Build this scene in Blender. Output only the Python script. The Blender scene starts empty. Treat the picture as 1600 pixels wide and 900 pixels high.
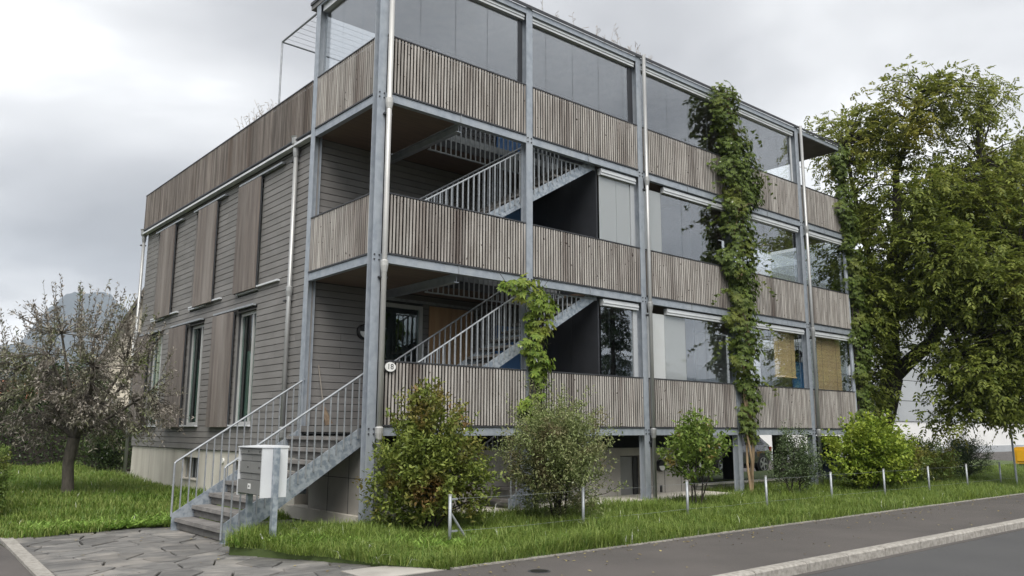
import bpy, math, random
import numpy as np
from mathutils import Matrix, Vector
R = math.radians
rng = np.random.default_rng(7)
random.seed(7)
sc = bpy.context.scene
COL = sc.collection

# ------------------------------------------------------------------ camera
CAM = np.array([-6.6908, -11.3022, -0.0683])
YAW, PIT, ROL, FPX = 0.70445, 0.173466, 0.003327, 1267.04
fw = np.array([math.sin(YAW)*math.cos(PIT), math.cos(YAW)*math.cos(PIT), math.sin(PIT)])
rt = np.array([math.cos(YAW), -math.sin(YAW), 0.0]); up = np.cross(rt, fw)
r2 = rt*math.cos(ROL) + up*math.sin(ROL); u2 = -rt*math.sin(ROL) + up*math.cos(ROL)
cam = bpy.data.objects.new('camera', bpy.data.cameras.new('camera'))
COL.objects.link(cam)
cam.matrix_world = Matrix(((r2[0], u2[0], -fw[0], CAM[0]), (r2[1], u2[1], -fw[1], CAM[1]), (r2[2], u2[2], -fw[2], CAM[2]), (0, 0, 0, 1)))
cam.data.sensor_width = 36.0
cam.data.lens = FPX/1600*36.0
cam.data.clip_start = 0.1; cam.data.clip_end = 20000
sc.camera = cam

# ------------------------------------------------------------------ world, sun, exposure
SUN_EL, SUN_AZ = R(52), R(215)          # azimuth clockwise from +Y
world = bpy.data.worlds.new('World'); sc.world = world; world.use_nodes = True
nt = world.node_tree; nt.nodes.clear()
def N(t, **k):
    n = nt.nodes.new(t)
    for a, b in k.items(): setattr(n, a, b)
    return n
wo = N('ShaderNodeOutputWorld'); bg = N('ShaderNodeBackground')
sky = N('ShaderNodeTexSky', sky_type='NISHITA', sun_disc=False)
sky.sun_elevation = SUN_EL; sky.sun_rotation = SUN_AZ
tc = N('ShaderNodeTexCoord'); sep = N('ShaderNodeSeparateXYZ'); nt.links.new(tc.outputs['Generated'], sep.inputs[0])
ab = N('ShaderNodeMath', operation='ABSOLUTE'); nt.links.new(sep.outputs[2], ab.inputs[0])
ad = N('ShaderNodeMath', operation='ADD'); nt.links.new(ab.outputs[0], ad.inputs[0]); ad.inputs[1].default_value = 0.22
dv = N('ShaderNodeVectorMath', operation='DIVIDE'); nt.links.new(tc.outputs['Generated'], dv.inputs[0])
cb = N('ShaderNodeCombineXYZ')
for i in range(3): nt.links.new(ad.outputs[0], cb.inputs[i])
nt.links.new(cb.outputs[0], dv.inputs[1])
mp = N('ShaderNodeMapping'); nt.links.new(dv.outputs[0], mp.inputs[0]); mp.inputs['Location'].default_value = (11.0, 1.0, 5.0)
no = N('ShaderNodeTexNoise'); no.inputs['Scale'].default_value = 1.0; no.inputs['Detail'].default_value = 8; no.inputs['Roughness'].default_value = 0.5; no.inputs['Distortion'].default_value = 0.3
nt.links.new(mp.outputs[0], no.inputs['Vector'])
cr = N('ShaderNodeValToRGB')
e = cr.color_ramp.elements
e[0].position = 0.30; e[0].color = (0.265, 0.265, 0.275, 1)
e[1].position = 0.70; e[1].color = (0.97, 0.97, 0.97, 1)
x = cr.color_ramp.elements.new(0.45); x.color = (0.40, 0.40, 0.41, 1)
x = cr.color_ramp.elements.new(0.57); x.color = (0.58, 0.58, 0.585, 1)
nt.links.new(no.outputs['Fac'], cr.inputs[0])
sm = N('ShaderNodeVectorMath', operation='SCALE'); nt.links.new(sky.outputs[0], sm.inputs[0]); sm.inputs['Scale'].default_value = 0.06
mx = N('ShaderNodeMix', data_type='RGBA'); mx.inputs['Factor'].default_value = 0.97
nt.links.new(sm.outputs[0], mx.inputs[6]); nt.links.new(cr.outputs[0], mx.inputs[7])
nt.links.new(mx.outputs[2], bg.inputs['Color']); bg.inputs['Strength'].default_value = 0.59
nt.links.new(bg.outputs[0], wo.inputs['Surface'])

sun = bpy.data.objects.new('sun', bpy.data.lights.new('sun', 'SUN')); COL.objects.link(sun)
sun.data.energy = 1.5; sun.data.angle = R(40); sun.data.color = (1.0, 0.96, 0.90)
sd = Vector((math.sin(SUN_AZ)*math.cos(SUN_EL), math.cos(SUN_AZ)*math.cos(SUN_EL), math.sin(SUN_EL)))
sun.rotation_euler = sd.to_track_quat('Z', 'Y').to_euler(); sun.location = (0, -20, 40)

vs = sc.view_settings
vs.view_transform = 'Standard'; vs.look = 'None'; vs.gamma = 1.0; vs.use_curve_mapping = False
vs.exposure = 1.7
sc.cycles.max_bounces = 8; sc.cycles.volume_bounces = 0; sc.cycles.transparent_max_bounces = 16; sc.cycles.caustics_reflective = False; sc.cycles.caustics_refractive = False

# ------------------------------------------------------------------ materials
def mat(name, c1, c2=None, rough=0.8, metal=0.0, scale=4.0, stretch=(1, 1, 1), detail=5, jitter=0.0, bump=0.0, bscale=40.0,
        c3=None, s3=1.0, st3=(1, 1, 1), lo3=0.55, hi3=0.7, knots=None, coat=0.0, spec=0.5, contrast=(0.35, 0.65)):
    m = bpy.data.materials.new(name); m.use_nodes = True
    t = m.node_tree; b = t.nodes['Principled BSDF']; L = t.links.new
    b.inputs['Roughness'].default_value = rough; b.inputs['Metallic'].default_value = metal
    b.inputs['Specular IOR Level'].default_value = spec
    if coat: b.inputs['Coat Weight'].default_value = coat
    c2 = c2 or c1
    g = t.nodes.new('ShaderNodeNewGeometry')
    def noise(sc_, st_, det=5):
        mpp = t.nodes.new('ShaderNodeMapping'); mpp.inputs['Scale'].default_value = st_
        L(g.outputs['Position'], mpp.inputs[0])
        n = t.nodes.new('ShaderNodeTexNoise'); n.inputs['Scale'].default_value = sc_; n.inputs['Detail'].default_value = det
        L(mpp.outputs[0], n.inputs['Vector']); return n
    n = noise(scale, stretch, detail)
    mr = t.nodes.new('ShaderNodeMapRange'); mr.inputs[1].default_value = contrast[0]; mr.inputs[2].default_value = contrast[1]
    L(n.outputs['Fac'], mr.inputs[0])
    mxx = t.nodes.new('ShaderNodeMix'); mxx.data_type = 'RGBA'
    mxx.inputs[6].default_value = (*c1, 1); mxx.inputs[7].default_value = (*c2, 1); L(mr.outputs[0], mxx.inputs[0])
    col = mxx.outputs[2]
    if c3:
        n3 = noise(s3, st3, 4); m3 = t.nodes.new('ShaderNodeMapRange'); m3.inputs[1].default_value = lo3; m3.inputs[2].default_value = hi3
        L(n3.outputs['Fac'], m3.inputs[0])
        mx3 = t.nodes.new('ShaderNodeMix'); mx3.data_type = 'RGBA'; L(m3.outputs[0], mx3.inputs[0]); L(col, mx3.inputs[6]); mx3.inputs[7].default_value = (*c3, 1)
        col = mx3.outputs[2]
    if knots:
        n4 = noise(16, (1, 1, 1), 1); m4 = t.nodes.new('ShaderNodeMapRange'); m4.inputs[1].default_value = 0.735; m4.inputs[2].default_value = 0.76; L(n4.outputs['Fac'], m4.inputs[0])
        mx4 = t.nodes.new('ShaderNodeMix'); mx4.data_type = 'RGBA'; L(m4.outputs[0], mx4.inputs[0]); L(col, mx4.inputs[6]); mx4.inputs[7].default_value = (*knots, 1); col = mx4.outputs[2]
    if jitter:
        oi = t.nodes.new('ShaderNodeObjectInfo')
        a = t.nodes.new('ShaderNodeMath'); a.operation = 'ADD'; L(oi.outputs['Random'], a.inputs[0]); L(g.outputs['Random Per Island'], a.inputs[1])
        f = t.nodes.new('ShaderNodeMath'); f.operation = 'FRACT'; L(a.outputs[0], f.inputs[0])
        v = t.nodes.new('ShaderNodeMapRange'); v.inputs[3].default_value = 1-jitter; v.inputs[4].default_value = 1+jitter; L(f.outputs[0], v.inputs[0])
        h = t.nodes.new('ShaderNodeVectorMath'); h.operation = 'SCALE'; L(col, h.inputs[0]); L(v.outputs[0], h.inputs['Scale']); col = h.outputs[0]
    L(col, b.inputs['Base Color'])
    if bump:
        nb = noise(bscale, stretch, 4); bp = t.nodes.new('ShaderNodeBump'); bp.inputs['Strength'].default_value = bump; bp.inputs['Distance'].default_value = 0.02
        L(nb.outputs['Fac'], bp.inputs['Height']); L(bp.outputs[0], b.inputs['Normal'])
    return m

LEAF = 1.4
def leafmat(name, cols, yellow=None, ys=0.6, trans=0.35, rough=0.55, ylo=0.52, yhi=0.68):
    sat = lambda q: (q[0]*LEAF*0.96, q[1]*LEAF*1.04, q[2]*LEAF*0.82) if q[1] > q[0] else tuple(c*LEAF for c in q)
    cols = [sat(q) for q in cols]; yellow = sat(yellow) if yellow else None
    m = bpy.data.materials.new(name); m.use_nodes = True
    t = m.node_tree; L = t.links.new; b = t.nodes['Principled BSDF']; out = t.nodes['Material Output']
    g = t.nodes.new('ShaderNodeNewGeometry'); r = t.nodes.new('ShaderNodeValToRGB'); r.color_ramp.interpolation = 'LINEAR'
    el = r.color_ramp.elements
    for i, c in enumerate(cols):
        p = i/(len(cols)-1)
        q = el[0] if i == 0 else (el[1] if i == len(cols)-1 else el.new(p))
        q.position = p; q.color = (*c, 1)
    L(g.outputs['Random Per Island'], r.inputs[0]); col = r.outputs[0]
    if yellow:
        n = t.nodes.new('ShaderNodeTexNoise'); n.inputs['Scale'].default_value = ys; n.inputs['Detail'].default_value = 3; L(g.outputs['Position'], n.inputs['Vector'])
        mr = t.nodes.new('ShaderNodeMapRange'); mr.inputs[1].default_value = ylo; mr.inputs[2].default_value = yhi; L(n.outputs['Fac'], mr.inputs[0])
        mm = t.nodes.new('ShaderNodeMix'); mm.data_type = 'RGBA'; L(mr.outputs[0], mm.inputs[0]); L(col, mm.inputs[6]); mm.inputs[7].default_value = (*yellow, 1); col = mm.outputs[2]
    L(col, b.inputs['Base Color']); b.inputs['Roughness'].default_value = rough; b.inputs['Specular IOR Level'].default_value = 0.3
    tr = t.nodes.new('ShaderNodeBsdfTranslucent'); L(col, tr.inputs['Color'])
    ms = t.nodes.new('ShaderNodeMixShader'); ms.inputs[0].default_value = trans
    L(b.outputs[0], ms.inputs[1]); L(tr.outputs[0], ms.inputs[2]); L(ms.outputs[0], out.inputs['Surface'])
    return m

def glassmat(name, tint=(0.9, 0.93, 0.92), ior=1.9, rough=0.0, haze=0.0):
    m = bpy.data.materials.new(name); m.use_nodes = True
    t = m.node_tree; L = t.links.new; t.nodes.remove(t.nodes['Principled BSDF']); out = t.nodes['Material Output']
    tr = t.nodes.new('ShaderNodeBsdfTransparent'); tr.inputs[0].default_value = (*tint, 1)
    gl = t.nodes.new('ShaderNodeBsdfGlossy'); gl.inputs['Roughness'].default_value = rough; gl.inputs['Color'].default_value = (0.95, 0.97, 1.0, 1)
    g0 = t.nodes.new('ShaderNodeNewGeometry'); dt = t.nodes.new('ShaderNodeVectorMath'); dt.operation = 'DOT_PRODUCT'; L(g0.outputs['Incoming'], dt.inputs[0]); L(g0.outputs['Normal'], dt.inputs[1])
    ac = t.nodes.new('ShaderNodeMath'); ac.operation = 'ABSOLUTE'; L(dt.outputs['Value'], ac.inputs[0])
    om = t.nodes.new('ShaderNodeMath'); om.operation = 'SUBTRACT'; om.inputs[0].default_value = 1.0; L(ac.outputs[0], om.inputs[1])
    pw = t.nodes.new('ShaderNodeMath'); pw.operation = 'POWER'; L(om.outputs[0], pw.inputs[0]); pw.inputs[1].default_value = 5.0
    F0 = ((ior-1)/(ior+1))**2
    fr = t.nodes.new('ShaderNodeMath'); fr.operation = 'MULTIPLY_ADD'; L(pw.outputs[0], fr.inputs[0]); fr.inputs[1].default_value = 1-F0; fr.inputs[2].default_value = F0
    ge = t.nodes.new('ShaderNodeNewGeometry'); n = t.nodes.new('ShaderNodeTexNoise'); n.inputs['Scale'].default_value = 0.9; L(ge.outputs['Position'], n.inputs['Vector'])
    bp = t.nodes.new('ShaderNodeBump'); bp.inputs['Strength'].default_value = 0.02; bp.inputs['Distance'].default_value = 0.1; L(n.outputs['Fac'], bp.inputs['Height']); L(bp.outputs[0], gl.inputs['Normal'])
    base = tr.outputs[0]
    if haze:
        d = t.nodes.new('ShaderNodeBsdfDiffuse'); d.inputs[0].default_value = (0.78, 0.8, 0.8, 1); tl = t.nodes.new('ShaderNodeBsdfTranslucent'); tl.inputs[0].default_value = (0.78, 0.8, 0.8, 1)
        m0 = t.nodes.new('ShaderNodeMixShader'); m0.inputs[0].default_value = 0.3; L(d.outputs[0], m0.inputs[1]); L(tl.outputs[0], m0.inputs[2])
        m1 = t.nodes.new('ShaderNodeMixShader'); m1.inputs[0].default_value = haze; L(tr.outputs[0], m1.inputs[1]); L(m0.outputs[0], m1.inputs[2]); base = m1.outputs[0]
    ms = t.nodes.new('ShaderNodeMixShader'); L(fr.outputs[0], ms.inputs[0]); L(base, ms.inputs[1]); L(gl.outputs[0], ms.inputs[2]); L(ms.outputs[0], out.inputs['Surface'])
    return m

M = {}
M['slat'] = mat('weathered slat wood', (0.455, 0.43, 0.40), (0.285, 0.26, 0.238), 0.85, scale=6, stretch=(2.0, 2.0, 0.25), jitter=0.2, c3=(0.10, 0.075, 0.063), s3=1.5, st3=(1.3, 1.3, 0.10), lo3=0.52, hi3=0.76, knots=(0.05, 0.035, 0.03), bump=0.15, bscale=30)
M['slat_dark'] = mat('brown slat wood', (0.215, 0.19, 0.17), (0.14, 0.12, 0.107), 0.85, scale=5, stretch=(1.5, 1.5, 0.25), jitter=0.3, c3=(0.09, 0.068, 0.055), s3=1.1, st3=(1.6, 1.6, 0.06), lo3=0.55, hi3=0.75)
M['gap_shade'] = mat('dark backing', (0.012, 0.011, 0.011), rough=0.95, spec=0.1)  # near-black colour standing in for the shade between the slats
M['darkrail'] = mat('dark steel rail', (0.045, 0.047, 0.052), (0.06, 0.062, 0.068), 0.5, 0.3)
M['siding'] = mat('grey siding', (0.208, 0.20, 0.193), (0.172, 0.165, 0.158), 0.75, scale=1.5, stretch=(1, 1, 2.5), jitter=0.07, bump=0.1, bscale=25)
M['shutter'] = mat('brown shutter wood', (0.19, 0.163, 0.145), (0.128, 0.108, 0.097), 0.8, scale=5, stretch=(2, 2, 0.2), jitter=0.16, c3=(0.26, 0.235, 0.215), s3=1.0, st3=(1.5, 1.5, 0.2), lo3=0.5, hi3=0.75, bump=0.15, bscale=30)
M['steel'] = mat('galvanised steel', (0.38, 0.415, 0.46), (0.295, 0.33, 0.375), 0.5, 0.35, scale=9, stretch=(1, 1, 0.8), jitter=0.03, c3=(0.40, 0.43, 0.46), s3=2.5, st3=(1, 1, 0.4), lo3=0.5, hi3=0.75)
M['steel_spangle'] = mat('spangled galvanised steel', (0.40, 0.44, 0.48), (0.235, 0.275, 0.32), 0.45, 0.4, scale=14, contrast=(0.4, 0.6))
M['rail'] = mat('galvanised rail', (0.37, 0.39, 0.41), (0.28, 0.30, 0.32), 0.45, 0.4, scale=12)
M['pipe'] = mat('zinc downpipe', (0.55, 0.545, 0.525), (0.43, 0.43, 0.42), 0.45, 0.35, scale=3, stretch=(1, 1, 0.4))
M['zinc'] = mat('grey zinc pipe', (0.40, 0.405, 0.40), (0.31, 0.315, 0.315), 0.4, 0.45, scale=3, stretch=(1, 1, 0.4))
M['whitealu'] = mat('white aluminium', (0.66, 0.68, 0.70), (0.56, 0.58, 0.60), 0.4, 0.1, scale=3)
M['concrete'] = mat('concrete', (0.62, 0.59, 0.52), (0.51, 0.48, 0.42), 0.85, scale=1.6, stretch=(1, 1, 0.5), c3=(0.37, 0.34, 0.29), s3=1.2, st3=(1.5, 1.5, 0.18), lo3=0.52, hi3=0.78, bump=0.1)
M['concrete_grey'] = mat('grey concrete', (0.40, 0.38, 0.345), (0.31, 0.295, 0.27), 0.88, scale=1.6, c3=(0.24, 0.225, 0.205), s3=1.2, st3=(1.5, 1.5, 0.2), lo3=0.5, hi3=0.78, bump=0.1)
M['kerb'] = mat('granite kerb', (0.36, 0.342, 0.31), (0.23, 0.215, 0.192), 0.85, scale=18, jitter=0.1, bump=0.25, bscale=60)
M['tread'] = mat('stair tread', (0.20, 0.19, 0.18), (0.135, 0.128, 0.122), 0.8, scale=5, c3=(0.10, 0.095, 0.09), s3=2, lo3=0.5, hi3=0.75, jitter=0.08)
M['riser'] = mat('stair riser', (0.155, 0.15, 0.143), (0.11, 0.106, 0.1), 0.85, scale=6, jitter=0.05)
M['ceiling'] = mat('timber soffit', (0.185, 0.135, 0.10), (0.14, 0.102, 0.077), 0.75, scale=4, stretch=(0.4, 6, 1))
M['roofsoffit'] = mat('roof soffit', (0.24, 0.24, 0.245), (0.20, 0.20, 0.205), 0.8)
M['endsoffit'] = mat('end roof soffit', (0.13, 0.115, 0.10), (0.10, 0.09, 0.08), 0.8)
M['dark'] = mat('anthracite panel', (0.032, 0.034, 0.040), (0.026, 0.028, 0.033), 0.5)
M['black'] = mat('black plastic', (0.012, 0.012, 0.013), rough=0.45)
M['white'] = mat('white enamel', (0.78, 0.78, 0.76), (0.72, 0.72, 0.70), 0.35)
M['blue'] = mat('blue door', (0.16, 0.34, 0.70), (0.145, 0.31, 0.65), 0.5)
M['poster'] = mat('blue poster', (0.05, 0.30, 0.72), (0.09, 0.38, 0.80), 0.5, scale=7, stretch=(1, 1, 1))
M['ply'] = mat('plywood', (0.50, 0.31, 0.165), (0.42, 0.25, 0.13), 0.6, scale=3, stretch=(3, 1, 0.4))
M['bamboo'] = mat('bamboo blind', (0.84, 0.62, 0.34), (0.74, 0.52, 0.26), 0.7, scale=5, stretch=(1, 1, 14), jitter=0.1)
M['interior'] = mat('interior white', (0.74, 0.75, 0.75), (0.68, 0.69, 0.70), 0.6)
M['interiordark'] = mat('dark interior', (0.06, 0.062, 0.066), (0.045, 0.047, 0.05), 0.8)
M['curtain'] = mat('green curtain', (0.22, 0.34, 0.29), (0.15, 0.25, 0.21), 0.8, scale=6, stretch=(6, 6, 0.3))
M['glass'] = glassmat('clear balcony glass', (0.92, 0.94, 0.945), 2.55)
M['glass_win'] = glassmat('window glass', (0.72, 0.82, 0.78), 2.1)
M['glass_frost'] = glassmat('frosted glass', (0.85, 0.88, 0.88), 1.5, haze=0.8)
M['glass_pale'] = glassmat('pale glass', (0.85, 0.9, 0.9), 1.9, haze=0.38)
M['wframe'] = mat('window frame', (0.48, 0.49, 0.48), (0.42, 0.43, 0.42), 0.4)
M['asphalt'] = mat('pavement asphalt', (0.088, 0.079, 0.074), (0.058, 0.053, 0.05), 0.9, scale=0.9, contrast=(0.3, 0.7), c3=(0.11, 0.10, 0.092), s3=60, lo3=0.5, hi3=0.8, bump=0.3, bscale=160)
M['road'] = mat('road asphalt', (0.066, 0.066, 0.067), (0.054, 0.054, 0.056), 0.85, scale=0.8, c3=(0.085, 0.085, 0.086), s3=80, lo3=0.5, hi3=0.8, bump=0.3, bscale=180)
M['soil'] = mat('soil', (0.045, 0.038, 0.027), (0.03, 0.034, 0.018), 0.95, scale=3, bump=0.3)
M['turf'] = mat('turf', (0.075, 0.105, 0.028), (0.055, 0.082, 0.022), 0.95, scale=2.5, bump=0.3)
M['field'] = mat('field ground', (0.085, 0.10, 0.05), (0.10, 0.10, 0.065), 0.95, scale=0.05)
M['slate'] = mat('slate slab', (0.155, 0.15, 0.142), (0.092, 0.09, 0.087), 0.65, scale=3.0, stretch=(1, 3, 1), jitter=0.22, c3=(0.23, 0.215, 0.195), s3=2.2, lo3=0.5, hi3=0.72, bump=0.5, bscale=14)
M['mailgrey'] = mat('mailbox grey', (0.225, 0.225, 0.22), (0.195, 0.195, 0.19), 0.45, 0.2, scale=3)
M['mailwhite'] = mat('mailbox side', (0.68, 0.70, 0.715), (0.62, 0.64, 0.66), 0.45, 0.1, scale=2)
M['bark'] = mat('dark bark', (0.045, 0.038, 0.03), (0.028, 0.024, 0.02), 0.95, scale=8, stretch=(2, 2, 0.5), bump=0.6, bscale=12)
M['bark_grey'] = mat('grey bark', (0.13, 0.115, 0.095), (0.075, 0.066, 0.055), 0.95, scale=8, stretch=(2, 2, 0.6), bump=0.6, bscale=14)
M['bark_tan'] = mat('tan vine bark', (0.33, 0.24, 0.14), (0.22, 0.16, 0.10), 0.9, scale=8, stretch=(2, 2, 0.5))
M['carpaint'] = mat('dark grey car paint', (0.055, 0.057, 0.062), rough=0.25, metal=0.5, coat=1.0)
M['tyre'] = mat('tyre rubber', (0.02, 0.02, 0.021), rough=0.8)
M['rim'] = mat('alloy rim', (0.55, 0.56, 0.57), rough=0.3, metal=0.8)
M['carglass'] = glassmat('car glass', (0.10, 0.11, 0.12), 1.7)
M['red'] = mat('tail light red', (0.35, 0.02, 0.02), rough=0.25)
M['yellow'] = mat('yellow paint', (0.80, 0.42, 0.02), (0.74, 0.38, 0.02), 0.4)
M['plaster'] = mat('white plaster', (0.80, 0.80, 0.79), (0.74, 0.74, 0.73), 0.8, scale=0.6)
M['cladding'] = mat('grey cladding', (0.42, 0.44, 0.46), (0.38, 0.40, 0.42), 0.5, scale=0.5, jitter=0.04)
M['cream'] = mat('cream render', (0.62, 0.57, 0.47), (0.55, 0.50, 0.41), 0.85, scale=0.8)
M['rooftile'] = mat('brown roof tile', (0.12, 0.095, 0.085), (0.085, 0.07, 0.065), 0.85, scale=5, jitter=0.1)
M['terracotta'] = mat('terracotta tile', (0.36, 0.15, 0.085), (0.26, 0.115, 0.07), 0.85, scale=4, jitter=0.12)
M['forest'] = mat('forested hill', (0.028, 0.042, 0.050), (0.045, 0.058, 0.062), 0.95, scale=0.02, detail=8)  # blue of the distant haze partly put into the forest colour
M['straw'] = mat('broom bristle', (0.20, 0.15, 0.10), (0.14, 0.10, 0.07), 0.9, scale=20)
M['stick'] = mat('broom stick', (0.24, 0.215, 0.185), rough=0.7)
M['dry'] = mat('dry stalk', (0.33, 0.28, 0.22), (0.25, 0.21, 0.16), 0.9)
M['L_walnut'] = leafmat('walnut leaf', [(0.068, 0.088, 0.018), (0.135, 0.156, 0.032), (0.096, 0.118, 0.023), (0.20, 0.212, 0.055)], (0.22, 0.19, 0.028), 0.33, 0.45, ylo=0.55, yhi=0.78)
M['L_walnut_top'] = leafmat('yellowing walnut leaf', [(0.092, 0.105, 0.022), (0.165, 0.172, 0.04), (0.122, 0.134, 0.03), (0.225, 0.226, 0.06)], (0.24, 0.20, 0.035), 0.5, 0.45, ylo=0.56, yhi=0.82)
M['L_vine'] = leafmat('creeper leaf', [(0.036, 0.056, 0.013), (0.065, 0.096, 0.02), (0.048, 0.074, 0.016), (0.115, 0.145, 0.034)], (0.115, 0.125, 0.028), 1.5, 0.32)
M['L_vine_light'] = leafmat('light creeper leaf', [(0.09, 0.14, 0.025), (0.15, 0.21, 0.04), (0.12, 0.175, 0.03), (0.2, 0.24, 0.05)], (0.2, 0.2, 0.04), 1.2, 0.35)
M['L_mixed'] = leafmat('autumn shrub leaf', [(0.065, 0.09, 0.02), (0.12, 0.15, 0.03), (0.09, 0.12, 0.025), (0.20, 0.215, 0.06)], (0.16, 0.10, 0.035), 1.6, 0.33)
M['L_olive'] = leafmat('olive shrub leaf', [(0.09, 0.11, 0.042), (0.15, 0.165, 0.07), (0.11, 0.13, 0.05), (0.24, 0.25, 0.14)], (0.15, 0.125, 0.07), 1.8, 0.3)
M['L_mid'] = leafmat('broad shrub leaf', [(0.07, 0.11, 0.02), (0.12, 0.17, 0.035), (0.10, 0.14, 0.03), (0.17, 0.21, 0.06)], (0.20, 0.15, 0.05), 2.2, 0.35, ylo=0.6)
M['L_dark'] = leafmat('dark shrub leaf', [(0.03, 0.05, 0.018), (0.05, 0.075, 0.026), (0.07, 0.095, 0.04), (0.12, 0.145, 0.09)], None, 1, 0.25, 0.4)
M['L_lime'] = leafmat('yellow green shrub leaf', [(0.085, 0.13, 0.018), (0.16, 0.215, 0.03), (0.125, 0.175, 0.025), (0.27, 0.31, 0.055)], (0.24, 0.26, 0.045), 1.6, 0.35)
M['L_green'] = leafmat('green shrub leaf', [(0.06, 0.09, 0.022), (0.09, 0.125, 0.032), (0.12, 0.155, 0.045)], (0.16, 0.15, 0.035), 1.2, 0.3)
M['L_plum'] = leafmat('plum leaf', [(0.11, 0.095, 0.075), (0.20, 0.18, 0.145), (0.14, 0.145, 0.08), (0.46, 0.45, 0.43), (0.16, 0.15, 0.105), (0.29, 0.265, 0.235)], (0.12, 0.14, 0.05), 1.1, 0.25, 0.35, ylo=0.48, yhi=0.7)
M['L_hedge'] = leafmat('hedge leaf', [(0.018, 0.03, 0.012), (0.03, 0.046, 0.018), (0.04, 0.06, 0.02)], (0.05, 0.07, 0.02), 1, 0.2)
M['L_grass'] = leafmat('grass blade', [(0.06, 0.11, 0.017), (0.115, 0.18, 0.03), (0.085, 0.145, 0.024), (0.155, 0.207, 0.046), (0.21, 0.235, 0.08)], (0.135, 0.172, 0.036), 1.3, 0.38, 0.5, ylo=0.5, yhi=0.74)
M['L_lawn'] = leafmat('lawn blade', [(0.065, 0.125, 0.016), (0.11, 0.18, 0.028), (0.15, 0.195, 0.045), (0.20, 0.215, 0.075)], (0.07, 0.12, 0.018), 0.5, 0.35, 0.5)
M['L_weed'] = leafmat('weed leaf', [(0.10, 0.17, 0.03), (0.16, 0.24, 0.05), (0.22, 0.30, 0.08)], None, 1, 0.3)
M['L_spruce'] = leafmat('spruce needle', [(0.018, 0.03, 0.016), (0.03, 0.048, 0.022)], None, 1, 0.1)

# ------------------------------------------------------------------ mesh helpers
W = {}                                                     # world location of each root / part
def tag(o, label=None, cat=None, group=None, kind=None):
    if label: o['label'] = label
    if cat: o['category'] = cat
    if group: o['group'] = group
    if kind: o['kind'] = kind
    return o
def empty(name, loc, label=None, cat=None, group=None, kind=None):
    o = bpy.data.objects.new(name, None); COL.objects.link(o); o.location = loc; o.empty_display_size = 0.2
    W[o.name] = np.array(loc, float)
    return tag(o, label, cat, group, kind)
def link(name, me, parent=None, loc=(0, 0, 0), scale=None):
    """loc is in world space"""
    o = bpy.data.objects.new(name, me); COL.objects.link(o)
    l = np.array(loc, float); W[o.name] = l
    if parent is not None:
        o.parent = parent; l = l - W[parent.name]
    o.location = l
    if scale: o.scale = scale
    return o
class MB:
    def __init__(s): s.v = []; s.f = []
    def add(s, vs, fs):
        n = len(s.v); s.v += [tuple(map(float, q)) for q in vs]; s.f += [tuple(i+n for i in q) for q in fs]; return s
    def box(s, x0, x1, y0, y1, z0, z1):
        return s.add([(x0, y0, z0), (x1, y0, z0), (x1, y1, z0), (x0, y1, z0), (x0, y0, z1), (x1, y0, z1), (x1, y1, z1), (x0, y1, z1)],
                     [(0, 3, 2, 1), (4, 5, 6, 7), (0, 1, 5, 4), (1, 2, 6, 5), (2, 3, 7, 6), (3, 0, 4, 7)])
    def bar(s, p, q, w, h, upv=(0, 0, 1)):
        p = np.array(p, float); q = np.array(q, float); d = q-p; d /= np.linalg.norm(d)
        u = np.array(upv, float); a = np.cross(d, u)
        if np.linalg.norm(a) < 1e-4: a = np.cross(d, (1, 0, 0))
        a /= np.linalg.norm(a); b = np.cross(a, d)
        vs = [e_+a*w/2*i+b*h/2*j for e_ in (p, q) for i, j in ((-1, -1), (1, -1), (1, 1), (-1, 1))]
        return s.add(vs, [(3, 2, 1, 0), (4, 5, 6, 7), (0, 1, 5, 4), (1, 2, 6, 5), (2, 3, 7, 6), (3, 0, 4, 7)])
    def tube(s, pts, rad, n=8, cap=True):
        pts = [np.array(p, float) for p in pts]
        if not hasattr(rad, '__len__'): rad = [rad]*len(pts)
        vs = []; fs = []; pa = None
        for i, p in enumerate(pts):
            d = pts[min(i+1, len(pts)-1)]-pts[max(i-1, 0)]; d = d/(np.linalg.norm(d)+1e-9)
            if pa is None:
                a = np.cross(d, (0.0, 0.0, 1.0))
                if np.linalg.norm(a) < 0.05: a = np.cross(d, (1.0, 0.0, 0.0))
            else: a = pa-d*np.dot(pa, d)
            a = a/(np.linalg.norm(a)+1e-9); pa = a; b = np.cross(d, a)
            for k in range(n):
                t = 2*math.pi*k/n; vs.append(p+(a*math.cos(t)+b*math.sin(t))*rad[i])
        for i in range(len(pts)-1):
            for k in range(n):
                k2 = (k+1) % n; fs.append((i*n+k, i*n+k2, (i+1)*n+k2, (i+1)*n+k))
        if cap: fs += [tuple(range(n-1, -1, -1)), tuple((len(pts)-1)*n+k for k in range(n))]
        return s.add(vs, fs)
    def prism(s, poly, axis, a, b):
        """poly in the two other axes (in order), extruded from a to b along axis"""
        n = len(poly)
        def P(p, t): return {'x': (t, p[0], p[1]), 'y': (p[0], t, p[1]), 'z': (p[0], p[1], t)}[axis]
        vs = [P(p, a) for p in poly]+[P(p, b) for p in poly]
        return s.add(vs, [tuple(range(n-1, -1, -1)), tuple(range(n, 2*n))]+[(i, (i+1) % n, n+(i+1) % n, n+i) for i in range(n)])
    def mesh(s, name, m, off=(0, 0, 0), smooth=False):
        me = bpy.data.meshes.new(name)
        v = np.array(s.v)-np.array(off); me.from_pydata(v.tolist(), [], s.f)
        me.materials.append(m if not isinstance(m, str) else M[m]); 
        if smooth: me.polygons.foreach_set('use_smooth', [True]*len(me.polygons))
        me.update(); return me
    def build(s, name, m, parent=None, loc=None, smooth=False):
        if loc is None: loc = W[parent.name] if parent is not None else (0, 0, 0)
        return link(name, s.mesh(name, m, loc, smooth), parent, loc)
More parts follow.
